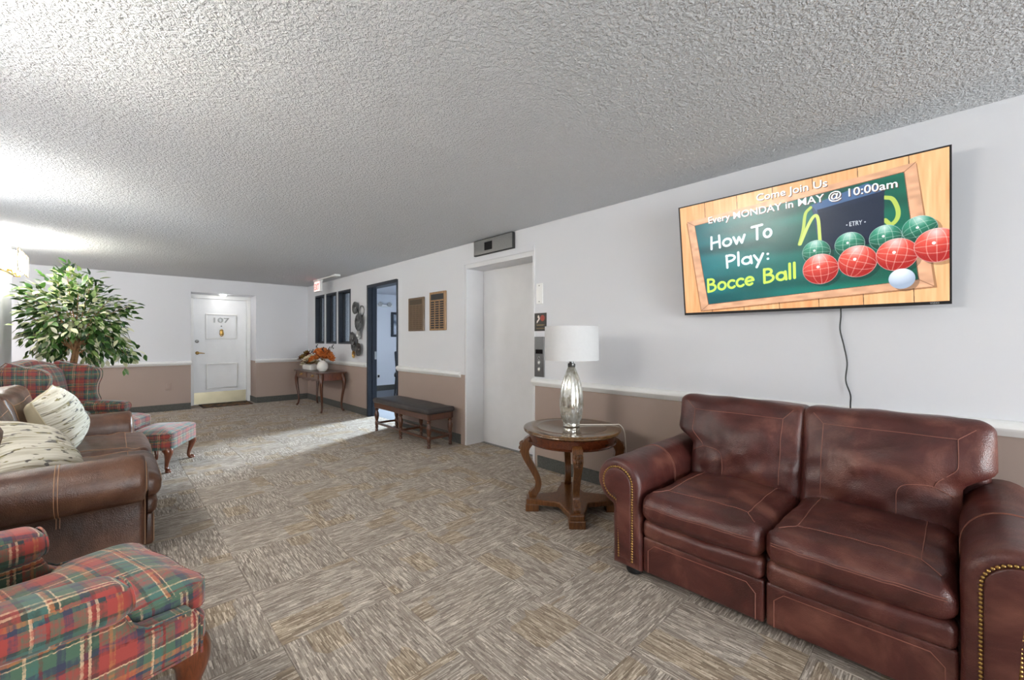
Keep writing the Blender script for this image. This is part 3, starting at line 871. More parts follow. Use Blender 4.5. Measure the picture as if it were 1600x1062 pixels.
def wing_chair(label, loc, rz, mat):
    root = thing('wing_chair', label, 'armchair', loc, rz, 'plaid wing chairs')
    P = M[mat]; PP = P
    # seat rail with bowed front
    fo = [(-0.27, 0.33), (0.27, 0.33), (0.335, -0.20), (0.345, -0.33), (0.325, -0.385), (0.27, -0.40), (0.15, -0.385), (0.0, -0.40), (-0.15, -0.385), (-0.27, -0.40), (-0.325, -0.385), (-0.345, -0.33), (-0.335, -0.20)]
    fo = closed(fo, 3)
    rail_ = MB().puff(fo, 0.290, 0.395, 0.018, 0.0).build('seat_rail', P, root, uv=True)
    MB().tube([(x, y, 0.298) for x, y in offset(fo, -0.003)[4:]], 0.004, 6).build('piping', PP, rail_, uv=True)
    # T cushion
    co = [(-0.225, 0.24), (0.225, 0.24), (0.225, -0.08), (0.230, -0.175), (0.262, -0.20), (0.282, -0.24), (0.290, -0.31), (0.285, -0.385), (0.235, -0.43), (0.12, -0.425), (0.0, -0.435)]
    co = co + [(-x, y) for x, y in reversed(co[2:-1])]
    co = closed(co, 3)
    sc_ = MB().puff(co, 0.375, 0.475, 0.030, 0.045, steps=4).build('seat_cushion', P, root, uv=True, smooth=60)
    for zz, dd in ((0.460, 0.004), (0.392, 0.004)):
        ring_ = offset(co, dd)
        MB().tube([(x, y, zz) for x, y in ring_ + [ring_[0]]], 0.0036, 6).build('piping', PP, sc_, uv=True)
    # reclined back: camel top outline in (x, z)
    lean = math.radians(11)
    def rec(x, y, z):
        dz = z - 0.36
        return (x, y + dz * math.sin(lean), z)
    bo = [(-0.27, 0.34), (-0.29, 0.60), (-0.305, 0.86), (-0.30, 0.965), (-0.26, 1.01), (-0.17, 1.035), (0.0, 1.065), (0.17, 1.035), (0.26, 1.01), (0.30, 0.965), (0.305, 0.86), (0.29, 0.60), (0.27, 0.34)]
    bo = closed(bo, 2)
    MB().puff(bo, 0.36, 0.235, 0.03, 0.012, 'y', fn=rec).build('back_frame', P, root, uv=True, smooth=60)
    ib = [(-0.205, 0.44), (-0.225, 0.65), (-0.235, 0.88), (-0.20, 0.975), (-0.10, 1.01), (0.0, 1.022), (0.10, 1.01), (0.20, 0.975), (0.235, 0.88), (0.225, 0.65), (0.205, 0.44)]
    ib = closed(ib, 2)
    bkc = MB().puff(ib, 0.25, 0.165, 0.04, 0.035, 'y', fn=rec, steps=4).build('back_cushion', P, root, uv=True, smooth=60)
    MB().tube([rec(x, 0.202, z) for x, z in offset(ib, -0.002)], 0.0036, 6).build('piping', PP, bkc, uv=True)
    for sx in (-1, 1):
        # wing: outline in (y, z), rounded slab, flared outwards at the front
        wo = [(0.33, 0.52), (0.20, 0.54), (0.08, 0.56), (0.035, 0.62), (0.045, 0.70), (0.03, 0.79), (-0.005, 0.87), (-0.01, 0.94), (0.04, 0.985), (0.16, 1.005), (0.33, 1.01)]
        wo = closed(wo, 3)
        def wf(x, y, z, sx=sx):
            fl = max(0, 0.25 - y)
            return (sx * (x + 0.25 * fl * (0.6 + 0.5 * (z - 0.5))), y + max(0, z - 0.5) * 0.16, z)
        wg = MB().puff(wo, 0.245, 0.315, 0.028, 0.010, 'x', fn=wf, both=True, steps=4).build('wing', P, root, uv=True, smooth=60)
        MB().tube([wf(0.322, y, z) for y, z in offset(wo, -0.001)[3:]], 0.0036, 6).build('piping', PP, wg, uv=True)
        # side panel under the arm, wrapping to the front post
        so_ = [(0.30, 0.29), (0.30, 0.56), (-0.15, 0.545), (-0.185, 0.50), (-0.20, 0.465), (-0.23, 0.442), (-0.30, 0.436), (-0.345, 0.43), (-0.365, 0.40), (-0.365, 0.29)]
        def sf(x, y, z, sx=sx):
            t = (0.30 - y) / 0.65
            return (sx * (x - 0.045 + 0.06 * min(1, t * 1.3)), y, z)
        sp = MB().puff(so_, 0.262, 0.338, 0.022, 0.0, 'x', fn=sf, both=True).build('side_panel', P, root, uv=True, smooth=60)
        MB().tube([sf(0.336, y, z) for y, z in offset(so_, -0.001)[2:]], 0.0034, 6).build('piping', PP, sp, uv=True)
        # rolled arm
        def af(x, y, z, sx=sx):
            t = (0.27 - y) / 0.46
            return (sx * (x - 0.03 + 0.05 * t), y, z - 0.012 * t + 0.02 * (1 - t))
        ar = MB().rbox((0.305, 0.04, 0.565), (0.078, 0.235, 0.050), 0.046, (2, 8, 2), 4, (0, 0, 0.012), fn=af).build('arm', P, root, uv=True, smooth=60)
        rg = [af(0.305 + 0.068 * math.cos(t * PI / 10), -0.187, 0.565 + 0.044 * math.sin(t * PI / 10)) for t in range(21)]
        MB().tube(rg, 0.0036, 6).build('piping', PP, ar, uv=True)
        lg = cabriole(MB(), (sx * 0.275, -0.335), (sx * 0.8, -1), 0.305, 1.12)
        lg.build('leg', M['wood_red'], root)
        MB().tube([(sx * 0.24, 0.29, 0.30), (sx * 0.245, 0.31, 0.15), (sx * 0.25, 0.37, 0.0)], [0.026, 0.023, 0.018], 8, square=True).build('leg', M['wood_red'], root, smooth=0, bevel=0.003)
    return root
wing_chair('red and green plaid wing chair in the near left foreground', (-0.253, 1.823, 0), PI / 2 + math.radians(18), 'plaid_near')
wing_chair('red and green plaid wing chair in front of the ficus tree', (-0.185, 5.82, 0), PI / 2 - math.radians(27), 'plaid_far')

ot = thing('plaid_ottoman', 'plaid ottoman on curved wooden legs beside the brown sofa', 'ottoman', (0.365, 5.445, 0), math.radians(64.4) )
oo = rrect(-0.31, 0.31, -0.205, 0.205, 0.07, 5)
a_ = MB().puff(oo, 0.215, 0.315, 0.016, 0.0).build('skirt', M['plaid_ottoman'], ot, uv=True)
MB().tube([(x, y, 0.222) for x, y in oo + [oo[0]]], 0.0035, 6).build('piping', M['plaid_ottoman'], a_, uv=True)
c_ = MB().puff(oo, 0.31, 0.375, 0.026, 0.035, steps=4).build('cushion', M['plaid_ottoman'], ot, uv=True, smooth=60)
for zz in (0.318, 0.362):
    MB().tube([(x, y, zz) for x, y in oo + [oo[0]]], 0.0035, 6).build('piping', M['plaid_ottoman'], c_, uv=True)
for sx in (-1, 1):
    for sy in (-1, 1):
        cabriole(MB(), (sx * 0.245, sy * 0.135), (sx, sy), 0.225, 0.85, 12, 0.055).build('leg', M['wood_red'], ot)

# ------------------------------------------------------------------ round side table and table lamp
stb = thing('side_table', 'round carved wooden side table between elevator and loveseat', 'table', (2.47, 1.96, 0))
top_ = MB().lathe([(0.0, 0.578), (0.325, 0.578), (0.345, 0.583), (0.352, 0.590), (0.350, 0.596), (0.356, 0.602), (0.352, 0.610), (0.335, 0.613), (0.262, 0.613), (0.256, 0.611), (0, 0.611)], 64).build('top', M['wood_top'], stb, smooth=30)
MB().lathe([(0.0, 0.6105), (0.254, 0.6105), (0.254, 0.6125), (0, 0.6125)], 64).build('inlay', wood('inlay_veneer', S(60, 44, 30), S(100, 78, 54), 1, 0.1), top_, smooth=30)
ap = MB().lathe([(0.295, 0.505), (0.318, 0.503), (0.322, 0.510), (0.314, 0.518), (0.316, 0.570), (0.325, 0.579), (0.295, 0.579)], 64).build('apron', M['wood_apron'], stb, smooth=30)
base_o = []
for q in range(4):
    a0 = PI / 4 + q * PI / 2
    def rp(r, a): return (r * math.cos(a), r * math.sin(a))
    base_o += [(0.30 * math.cos(a0) + 0.05 * math.sin(a0), 0.30 * math.sin(a0) - 0.05 * math.cos(a0)), (0.335 * math.cos(a0) + 0.05 * math.sin(a0), 0.335 * math.sin(a0) - 0.05 * math.cos(a0)),
               (0.335 * math.cos(a0) - 0.05 * math.sin(a0), 0.335 * math.sin(a0) + 0.05 * math.cos(a0)), (0.30 * math.cos(a0) - 0.05 * math.sin(a0), 0.30 * math.sin(a0) + 0.05 * math.cos(a0))]
    for t in range(1, 8):
        a = a0 + math.radians(9) + (PI / 2 - math.radians(18)) * t / 8
        rr = 0.155 + 0.145 * abs(2 * t / 8 - 1) ** 1.8
        base_o.append(rp(rr, a))
MB().prism(base_o, 0.052, 0.092).build('platform', M['wood_gold'], stb, smooth=0, bevel=0.008, bseg=3)
for q in range(4):
    a0 = PI / 4 + q * PI / 2
    R4 = Matrix.Rotation(a0, 4, 'Z')
    MB().cbox((0.292, 0, 0.027), (0.098, 0.112, 0.054), R4).build('foot', M['wood_gold'], stb, smooth=0, bevel=0.006)
    ctrl = [(0.285, 0.53, 0.030), (0.318, 0.500, 0.040), (0.345, 0.45, 0.038), (0.335, 0.39, 0.030), (0.285, 0.30, 0.027), (0.248, 0.22, 0.025), (0.252, 0.16, 0.026), (0.283, 0.118, 0.032), (0.290, 0.09, 0.026)]
    pts = smooth_path([R4 @ Vector((a, 0, b)) for a, b, _ in ctrl], 5)
    lg = MB().tube(pts, resample([c[2] for c in ctrl], len(pts)), 12, square=True, squash=(0.95, 0.95)).build('leg', M['wood_gold'], stb, smooth=50)
    cv = MB()
    for (r_, z_, s_) in ((0.372, 0.485, 0.020), (0.380, 0.455, 0.017), (0.376, 0.425, 0.013)):
        for sy in (-1, 0, 1):
            cv.lathe([(0, -s_), (s_ * 0.7, -s_ * 0.6), (s_ * 0.8, 0), (s_ * 0.5, s_ * 0.7), (0, s_)], 8, R4 @ Matrix.Translation((r_ - abs(sy) * 0.008, sy * s_ * 1.0, z_)))
    cv.build('leaf_carving', M['wood_gold'], lg)
    MB().lathe([(0, -0.016), (0.018, -0.013), (0.022, 0), (0.018, 0.013), (0, 0.016)], 14, R4 @ Matrix.Translation((0.30, 0, 0.118)) @ Matrix.Rotation(PI / 2, 4, 'X')).build('scroll', M['wood_gold'], lg)

lp = thing('table_lamp', 'ribbed silvery glass lamp with white drum shade on the side table', 'lamp', (2.475, 1.965, 0.6135))
m = NT('mercury_glass')
nz = m.noise(m.obj(), 30.0, 4, 0.7)
m.set(Base__Color=m.ramp(nz, [(0.30, S(176, 168, 146)), (0.5, S(216, 214, 204)), (0.65, S(232, 232, 228))]), Metallic=0.75, Roughness=m.ramp(nz, [(0.4, (0.10,) * 3), (0.7, (0.28,) * 3)]))
prof = [(0.055, 0.0), (0.062, 0.006), (0.060, 0.03), (0.072, 0.06), (0.083, 0.12), (0.086, 0.17), (0.082, 0.24), (0.070, 0.31), (0.052, 0.37), (0.036, 0.41), (0.027, 0.432), (0.024, 0.44)]
pp = smooth_path([(a, 0, b) for a, b in prof], 3)
MB().lathe([(q[0], q[2]) for q in pp], 96, mod=lambda th, z: 1 + 0.10 * (abs(math.cos(5 * th)) - 0.5) * min(1, max(0, (z - 0.01) / 0.04))).build('glass_body', m.m, lp, smooth=60)
MB().lathe([(0.026, 0.438), (0.028, 0.442), (0.028, 0.462), (0.016, 0.466), (0.014, 0.51), (0.010, 0.512), (0.010, 0.60)], 20).build('neck', M['stainless_dark'], lp, smooth=40)
MB().lathe([(0.192, 0.488), (0.200, 0.488), (0.200, 0.492), (0.197, 0.730), (0.197, 0.736), (0.189, 0.736), (0.189, 0.730), (0.192, 0.492), (0.192, 0.488)], 64).build('shade', M['shade'], lp, smooth=30)
sp = MB()
for q in range(3):
    a = q * 2 * PI / 3
    sp.tube([(0.01 * math.cos(a), 0.01 * math.sin(a), 0.70), (0.19 * math.cos(a), 0.19 * math.sin(a), 0.722)], 0.002, 5)
sp.lathe([(0.0, 0.59), (0.012, 0.59), (0.012, 0.70), (0, 0.705)], 10)
sp.build('shade_spider', M['stainless_dark'], lp)
MB().tube(smooth_path([(0.05, -0.02, 0.006), (0.12, -0.07, 0.004), (0.20, -0.14, 0.004), (0.26, -0.20, 0.004), (0.290, -0.228, 0.001), (0.312, -0.252, -0.05), (0.32, -0.26, -0.16), (0.37, -0.24, -0.36), (0.45, -0.2, -0.60)], 6), 0.0035, 6).build('cord', M['white_cord'], lp)

# ------------------------------------------------------------------ bench
bn = thing('bench', 'long wooden bench with black padded seat beside the office doorway', 'bench', (2.80, 4.835, 0))
MB().rbox((0, 0, 0.425), (0.195, 0.70, 0.034), 0.03, (4, 10, 1), 3, (0, 0, 0.014), fn=lambda x, y, z: (x, y, z + wr(x, y, z, 5, 0.006))).build('seat', M['bench_leather'], bn)
af = MB()
for (x0, x1, y0, y1) in ((-0.175, -0.15, -0.68, 0.68), (0.15, 0.175, -0.68, 0.68), (-0.15, 0.15, -0.68, -0.655), (-0.15, 0.15, 0.655, 0.68)):
    af.box(x0, x1, y0, y1, 0.325, 0.398)
af.build('seat_frame', M['wood_dark'], bn, smooth=0, bevel=0.003)
lprof = [(0.012, 0.0), (0.020, 0.006), (0.020, 0.03), (0.014, 0.038), (0.024, 0.055), (0.018, 0.075), (0.024, 0.09), (0.024, 0.135), (0.018, 0.145), (0.026, 0.18), (0.031, 0.215), (0.029, 0.245), (0.018, 0.275), (0.016, 0.285), (0.027, 0.292), (0.027, 0.304), (0.018, 0.312), (0.027, 0.32), (0.029, 0.33), (0.029, 0.395)]
for sx in (-1, 1):
    for y in (-0.655, 0.0, 0.655):
        MB().lathe(lprof, 16).build('leg', M['wood_dark'], bn, smooth=40, loc=(sx * 0.148, y, 0))
    MB().tube([(sx * 0.148, -0.655, 0.112), (sx * 0.148, 0, 0.112), (sx * 0.148, 0.655, 0.112)], 0.013, 4, square=True).build('stretcher', M['wood_dark'], bn, smooth=0)
for y in (-0.655, 0.0, 0.655):
    MB().tube([(-0.148, y, 0.112), (0.148, y, 0.112)], 0.013, 4, square=True).build('stretcher', M['wood_dark'], bn, smooth=0)

# ------------------------------------------------------------------ console table in the far corner
ct = thing('console_table', 'small dark console table with two drawers in the far corner', 'table', (2.79, 8.10, 0))
tp = [(-0.225, -0.70), (0.225, -0.70), (0.235, -0.66), (0.235, 0.66), (0.225, 0.70), (-0.225, 0.70), (-0.255, 0.60), (-0.235, 0.30), (-0.25, 0.0), (-0.235, -0.30), (-0.255, -0.60)]
tp = [(x * 1.0, y) for x, y in tp]
MB().prism(tp, 0.668, 0.69).build('table_top', M['wood_dark'], ct, smooth=0, bevel=0.006, bseg=3)
scal = [(-0.64, 0.668), (-0.64, 0.55)]
for i in range(25):
    t = i / 24; y = -0.60 + 1.2 * t
    scal.append((y, 0.545 - 0.022 * abs(math.sin(t * PI * 5)) + 0.02 * math.cos(t * 2 * PI) * 0.5))
scal += [(0.64, 0.55), (0.64, 0.668)]
MB().prism(scal, -0.205, -0.185, 'x').build('front_apron', M['wood_dark'], ct, smooth=0, bevel=0.003)
sa = MB()
sa.box(-0.185, 0.20, -0.64, -0.62, 0.545, 0.668); sa.box(-0.185, 0.20, 0.62, 0.64, 0.545, 0.668); sa.box(0.18, 0.20, -0.62, 0.62, 0.545, 0.668)
sa.build('side_apron', M['wood_red'], ct, smooth=0, bevel=0.003)
for sy in (-1, 1):
    dr = MB().cbox((-0.208, sy * 0.30, 0.614), (0.016, 0.52, 0.084)).build('drawer', M['wood_gold'], ct, smooth=0, bevel=0.005)
    pl = MB()
    for yy in (-0.0,):
        pl.rbox((-0.219, sy * 0.30, 0.622), (0.004, 0.045, 0.018), 0.0035, 2, 2)
        pl.tube(smooth_path([(-0.222, sy * 0.30 - 0.032, 0.624), (-0.240, sy * 0.30 - 0.02, 0.606), (-0.240, sy * 0.30 + 0.02, 0.606), (-0.222, sy * 0.30 + 0.032, 0.624)], 4), 0.0045, 6)
    pl.build('pull', M['brass'], dr)
for sx in (-1, 1):
    for sy in (-1, 1):
        ctrl = [(0.0, 0.668, 0.034), (0.012, 0.60, 0.038), (0.03, 0.52, 0.034), (0.022, 0.40, 0.026), (0.0, 0.26, 0.021), (-0.012, 0.13, 0.017), (-0.004, 0.05, 0.016), (0.018, 0.015, 0.019), (0.022, 0.0, 0.016)]
        pts = smooth_path([(sx * (0.175 + a * 0.7), sy * (0.625 + a), b) for a, b, _ in ctrl], 4)
        MB().tube(pts, resample([c[2] for c in ctrl], len(pts)), 8, square=True).build('leg', M['wood_dark'], ct, smooth=50)

# flower arrangements
def petal(mb, c, d, up, L, W, cup=0.25):
    c = Vector(c); d = Vector(d).normalized(); up = Vector(up); s_ = d.cross(up).normalized(); up = s_.cross(d).normalized()
    V = []; rows = ((0.0, 0.18), (0.35, 0.85), (0.7, 1.0), (1.0, 0.25))
    for t, w in rows:
        b = c + d * L * t + up * cup * L * t * t
        V += [tuple(b - s_ * W * w * 0.5 + up * 0.1 * W), tuple(b), tuple(b + s_ * W * w * 0.5 + up * 0.1 * W)]
    F = []
    for i in range(3):
        for j in range(2):
            F.append((i * 3 + j, i * 3 + j + 1, (i + 1) * 3 + j + 1, (i + 1) * 3 + j))
    mb.add(V, F)
def two_tone(name, a, b, sc_=40):
    m = NT(name); m.set(Base__Color=m.ramp(m.noise(m.obj(), sc_, 2), [(0.35, a), (0.65, b)]), Roughness=0.7)
    return m.m
M['orange'] = two_tone('orange_petals', S(176, 84, 30), S(222, 136, 62))
M['rust'] = two_tone('rust_petals', S(84, 38, 22), S(136, 66, 34))
M['cream_petal'] = two_tone('cream_petals', S(206, 190, 150), S(242, 234, 214))
M['dry_leaf'] = two_tone('dried_leaves', S(96, 70, 26), S(172, 136, 62))
M['berry'] = plain('dark_berry', S(46, 44, 50), 0.4)
def flower(parent, c, d, R, mat, rng, layers=3, npet=9):
    mb = MB(); d = Vector(d).normalized()
    a = d.orthogonal().normalized(); b = d.cross(a)
    for l in range(layers):
        for k in range(npet - l * 2):
            th = 2 * PI * (k + 0.5 * l) / (npet - l * 2) + rng.random() * 0.2
            out = (a * math.cos(th) + b * math.sin(th))
            dd = out * (1.0 - 0.28 * l) + d * (0.15 + 0.45 * l)
            petal(mb, c, dd, d, R * (1 - 0.18 * l), R * 0.55, 0.3)
    return mb.build('flower', M[mat], parent, smooth=70)
rng = random.Random(4)
va_ = thing('round_vase', 'round white vase of orange flowers on the console table', 'vase', (2.72, 7.74, 0.69))
pp = smooth_path([(q[0], 0, q[1]) for q in [(0.035, 0.0), (0.062, 0.015), (0.085, 0.05), (0.092, 0.09), (0.085, 0.135), (0.062, 0.17), (0.045, 0.182), (0.045, 0.20)]], 3)
MB().lathe([(q[0], q[2]) for q in pp] + [(0.038, 0.2), (0.038, 0.17)], 40).build('vase', M['ceramic'], va_, smooth=50)
for i in range(11):
    th = i * 2.4; rr = 0.03 + 0.014 * i
    c = Vector((rr * math.cos(th) * 0.9, rr * math.sin(th) * 1.15, 0.30 + 0.06 * math.cos(i * 1.7) - 0.0016 * i * i * 0.3))
    flower(va_, c, (c.x * 3, c.y * 3, 0.35), 0.085 + 0.02 * rng.random(), 'orange', rng)
    MB().tube([(0, 0, 0.16), tuple(c * 0.6 + Vector((0, 0, 0.10))), tuple(c)], 0.003, 5).build('stem', M['dry_leaf'], va_)
for q in range(5):
    th = q * 1.3 + 0.4; e = Vector((0.16 * math.cos(th), 0.22 * math.sin(th), 0.40 + 0.05 * math.sin(q * 2.1)))
    bm_ = MB(); bm_.tube([(0, 0, 0.2), tuple(e * 0.6 + Vector((0, 0, 0.1))), tuple(e)], 0.003, 5)
    for t in range(4):
        bm_.lathe([(0, -0.014), (0.010, -0.006), (0.011, 0.004), (0, 0.014)], 7, Matrix.Translation(e + Vector((0.012 * math.cos(t * 2), 0.012 * math.sin(t * 2), -0.03 + 0.02 * t))))
    bm_.build('berry_stem', M['berry'], va_)
pla = thing('white_planter', 'low white planter of rust and cream dried flowers on the console table', 'planter', (2.73, 8.40, 0.69))
MB().rbox((0, 0, 0.05), (0.075, 0.22, 0.05), 0.018, (2, 4, 1), 3).build('planter_box', M['ceramic'], pla)
for i in range(16):
    c = Vector((0.10 * math.sin(i * 2.1), -0.20 + 0.026 * i, 0.16 + 0.06 * math.sin(i * 1.3) + (0.09 if i > 11 else 0)))
    flower(pla, c, (c.x * 2 - 0.3, c.y * 0.8, 0.6), 0.075 + 0.025 * rng.random(), ('cream_petal', 'rust', 'cream_petal', 'dry_leaf')[i % 4] if i < 11 else ('rust', 'dry_leaf')[i % 2], rng, 2, 8)
for i in range(18):
    mb = MB(); y = -0.20 + 0.42 * rng.random(); z = 0.115 + 0.07 * rng.random()
    petal(mb, (-0.03, y, z), (-0.8 + 0.6 * rng.random(), rng.random() - 0.5, 0.35 - 0.3 * rng.random()), (0, 0, 1), 0.13, 0.06, -0.12)
    mb.build('dried_leaf', M['rust' if i % 3 == 0 else 'dry_leaf'], pla, smooth=70)

# ------------------------------------------------------------------ ficus tree
fi = thing('ficus_tree', 'leafy variegated ficus tree standing behind the far wing chair', 'plant', (-0.36, 7.42, 0))
MB().lathe([(0.13, 0.0), (0.15, 0.02), (0.19, 0.30), (0.20, 0.31), (0.20, 0.34), (0.18, 0.34), (0.17, 0.29), (0.0, 0.29)], 32).build('pot', plain('dark_wicker_pot', S(74, 54, 40), 0.7, var=0.2, vscale=40, bump=0.4), fi, smooth=40)
tr = MB()
for q in range(3):
    pts = []
    for i in range(15):
        t = i / 14; a = q * 2 * PI / 3 + t * 5.0
        pts.append((0.028 * (1 - t * 0.4) * math.cos(a) + 0.08 * t - 0.02, 0.028 * (1 - t * .4) * math.sin(a), 0.28 + 1.0 * t))
    tr.tube(pts, [0.021 - 0.006 * i / 14 for i in range(15)], 7)
tr.build('trunk', M['bark'], fi)
rng = random.Random(11)
tips = []
cc = Vector((0.06, 0.0, 1.50))
for i in range(26):
    th = i * 2.399; ph = math.acos(1 - 2 * (i + 0.5) / 26)
    d = Vector((math.sin(ph) * math.cos(th) * 0.50, math.sin(ph) * math.sin(th) * 0.42, math.cos(ph) * 0.52))
    k = 0.80 + 0.25 * rng.random()
    e = cc + d * k
    s0 = Vector((0.05, 0, 1.05 + 0.22 * rng.random()))
    mid = s0.lerp(e, 0.5) + Vector((0, 0, 0.06))
    MB().tube(smooth_path([tuple(s0), tuple(mid), tuple(e)], 4), resample([0.010, 0.006, 0.003], 9), 6).build('branch', M['bark'], fi)
    tips.append((s0, mid, e))
tips.append((Vector((0.05, 0, 1.4)), Vector((0.0, 0, 1.8)), Vector((-0.02, -0.1, 2.10))))
tips.append((Vector((0.05, 0, 1.3)), Vector((-0.2, 0, 1.6)), Vector((-0.38, -0.05, 1.78))))
tips.append((Vector((0.05, 0, 1.2)), Vector((0.35, 0, 1.2)), Vector((0.52, -0.05, 1.05))))
for s0, mid, e in tips[-3:]:
    MB().tube(smooth_path([tuple(s0), tuple(mid), tuple(e)], 4), resample([0.008, 0.005, 0.002], 9), 6).build('branch', M['bark'], fi)
def leaf_mesh():
    V = []; F = []
    rows = [(0.0, 0.03), (0.18, 0.62), (0.42, 1.0), (0.66, 0.80), (0.86, 0.38), (1.0, 0.02)]
    for t, w in rows:
        z = -0.18 * t * t
        V += [(t, -w * 0.24, z + 0.05 * w), (t, 0, z), (t, w * 0.24, z + 0.05 * w)]
    for i in range(len(rows) - 1):
        for j in range(2): F.append((i * 3 + j, i * 3 + j + 1, (i + 1) * 3 + j + 1, (i + 1) * 3 + j))
    return V, F
m = NT('ficus_leaf')
o_ = m.obj(); rn = m.n.new('ShaderNodeObjectInfo').outputs['Random']
sx_ = m.add('ShaderNodeSeparateXYZ', Vector=o_)
edge = m.math('ADD', m.math('MULTIPLY', m.math('ABSOLUTE', sx_.outputs[1]), 3.2), m.math('MULTIPLY', m.noise(o_, 6.0, 2), 0.6))
g1 = m.ramp(rn, [(0.0, S(34, 66, 24)), (0.35, S(58, 98, 34)), (0.7, S(98, 138, 56)), (1.0, S(132, 160, 84))])
g2 = m.ramp(rn, [(0.0, S(58, 92, 42)), (0.45, S(120, 146, 82)), (0.75, S(214, 214, 178)), (1.0, S(236, 232, 208))])
m.set(Base__Color=m.mix(m.ramp(edge, [(0.55, (0, 0, 0, 1)), (0.8, (1, 1, 1, 1))]), g1, g2), Roughness=0.42)
M['leaf'] = m.m
lv, lf = leaf_mesh()
lmesh = None
rest = MB(); count = 0
for n_ in range(2500):
    s0, mid, e = tips[n_ % len(tips)]
    t = rng.random() ** 0.55
    p = mid.lerp(e, t) if rng.random() < 0.8 else s0.lerp(mid, 0.4 + 0.6 * t)
    p = p + Vector((rng.gauss(0, 0.075), rng.gauss(0, 0.075), rng.gauss(0, 0.06)))
    d = (p - cc).normalized() + Vector((rng.gauss(0, 0.5), rng.gauss(0, 0.5), -0.35 + rng.gauss(0, 0.35)))
    d.normalize()
    up = Vector((rng.gauss(0, 0.5), rng.gauss(0, 0.5), 1)); sd_ = up.cross(d).normalized(); up = d.cross(sd_)
    L = 0.070 + 0.04 * rng.random()
    if p.x - 0.36 < -0.76 or (abs(p.x - 0.05) < 0.10 and p.z < 1.30 and p.y < 0.1): continue
    T = Matrix.Translation(p) @ Matrix((d, sd_, up)).transposed().to_4x4() @ Matrix.Scale(L, 4)
    count += 1
    if count <= 300:
        if lmesh is None:
            ob = MB().add(lv, lf).build('leaf', M['leaf'], fi, smooth=60); lmesh = ob.data
        else:
            ob = bpy.data.objects.new('leaf', lmesh); COL.objects.link(ob); ob.parent = fi
        ob.matrix_local = T
    else:
        rest.add(lv, lf, T)
# the remaining leaves, joined; their own tone comes from a noise over the crown
m = NT('ficus_leaf_mass')
isl = m.n.new('ShaderNodeNewGeometry').outputs['Random Per Island']
g1 = m.ramp(isl, [(0.0, S(24, 50, 18)), (0.3, S(44, 82, 28)), (0.55, S(78, 118, 46)), (0.72, S(140, 160, 92)), (0.86, S(206, 206, 168)), (1.0, S(232, 228, 204))])
m.set(Base__Color=g1, Roughness=0.42)
tag(rest.build('leaf_mass', m.m, fi, smooth=60), kind='stuff')

# ------------------------------------------------------------------ door mat
mt = thing('door_mat', 'dark patterned mat on the floor before apartment door 107', 'mat', (1.62, 9.74, 0))
m = NT('mat_pattern')
ox = m.scale(m.obj(), (16, 16, 1))
vr = m.add('ShaderNodeTexVoronoi', Vector=ox, Scale=1.0)
m.set(Base__Color=m.ramp(vr.outputs[0], [(0.12, S(168, 132, 74)), (0.3, S(120, 60, 40)), (0.5, S(88, 80, 48)), (0.7, S(50, 36, 28))]), Roughness=0.95)
MB().rbox((0, 0, 0.006), (0.40, 0.27, 0.006), 0.005, 2, 2).build('mat_body', m.m, mt)
bd = MB()
for (x0, x1, y0, y1) in ((-0.40, 0.40, -0.27, -0.235), (-0.40, 0.40, 0.235, 0.27), (-0.40, -0.365, -0.235, 0.235), (0.365, 0.40, -0.235, 0.235)):
    bd.box(x0, x1, y0, y1, 0.008, 0.0135)
bd.build('mat_border', plain('mat_edge', S(48, 32, 24), 0.95, bump=0.3), mt, smooth=0)

# ------------------------------------------------------------------ things on the elevator wall
ei = thing('floor_indicator', 'stainless floor indicator panel above the elevator door', 'indicator', (XR, 3.497, 2.292))
MB().box(-0.035, 0.0, -0.325, 0.325, -0.085, 0.085).build('housing', plain('dark_metal_edge', S(70, 70, 70), 0.4, 0.8), ei, smooth=0, bevel=0.003)
MB().box(-0.038, -0.035, -0.318, 0.318, -0.078, 0.078).build('face_plate', M['stainless'], ei, smooth=0)
MB().box(-0.040, -0.038, 0.0, 0.13, -0.045, 0.045).build('display', M['black_gloss'], ei, smooth=0)
bp = thing('blank_plate', 'bright white blank wall plate high beside the elevator', 'plate', (XR, 2.822, 1.705))
MB().box(-0.010, 0, -0.041, 0.041, -0.10, 0.10).build('plate', M['white_plastic'], bp, smooth=0, bevel=0.003)
for dz in (-0.078, 0.078):
    MB().lathe([(0.007, 0), (0.007, 0.003), (0, 0.004)], 10, Matrix.Translation((-0.010, 0, dz)) @ Matrix.Rotation(-PI / 2, 4, 'Y')).build('screw', M['stainless'], bp)
def raster_image(name, arr):
    h, w = arr.shape[:2]
    im = bpy.data.images.new(name, w, h)
    px = np.ones((h, w, 4), np.float32); px[..., :3] = arr
    im.pixels.foreach_set(px.ravel()); im.pack()
    return im
def print_mat(name, arr, w, h, emission=0.0, rough=0.4):
    """flat print of an array drawn below, mapped over a w x h face centred on the object's x/z (or y/z) plane"""
    m = NT(name)
    uv = m.n.new('ShaderNodeTexCoord').outputs['UV']
    mp = m.n.new('ShaderNodeMapping'); m.link(uv, mp.inputs[0])
    mp.inputs['Scale'].default_value = (1 / w, 1 / h, 1); mp.inputs['Location'].default_value = (0.5, 0.5, 0)
    tx = m.n.new('ShaderNodeTexImage'); tx.image = raster_image(name, arr); tx.extension = 'EXTEND'
    m.link(mp.outputs[0], tx.inputs[0])
    if emission:
        m.set(Base__Color=(0.01, 0.01, 0.012, 1), Emission__Color=tx.outputs[0], Emission__Strength=emission, Roughness=rough)
    else:
        m.set(Base__Color=tx.outputs[0], Roughness=rough)
    return m.m
H_, W_ = 120, 100
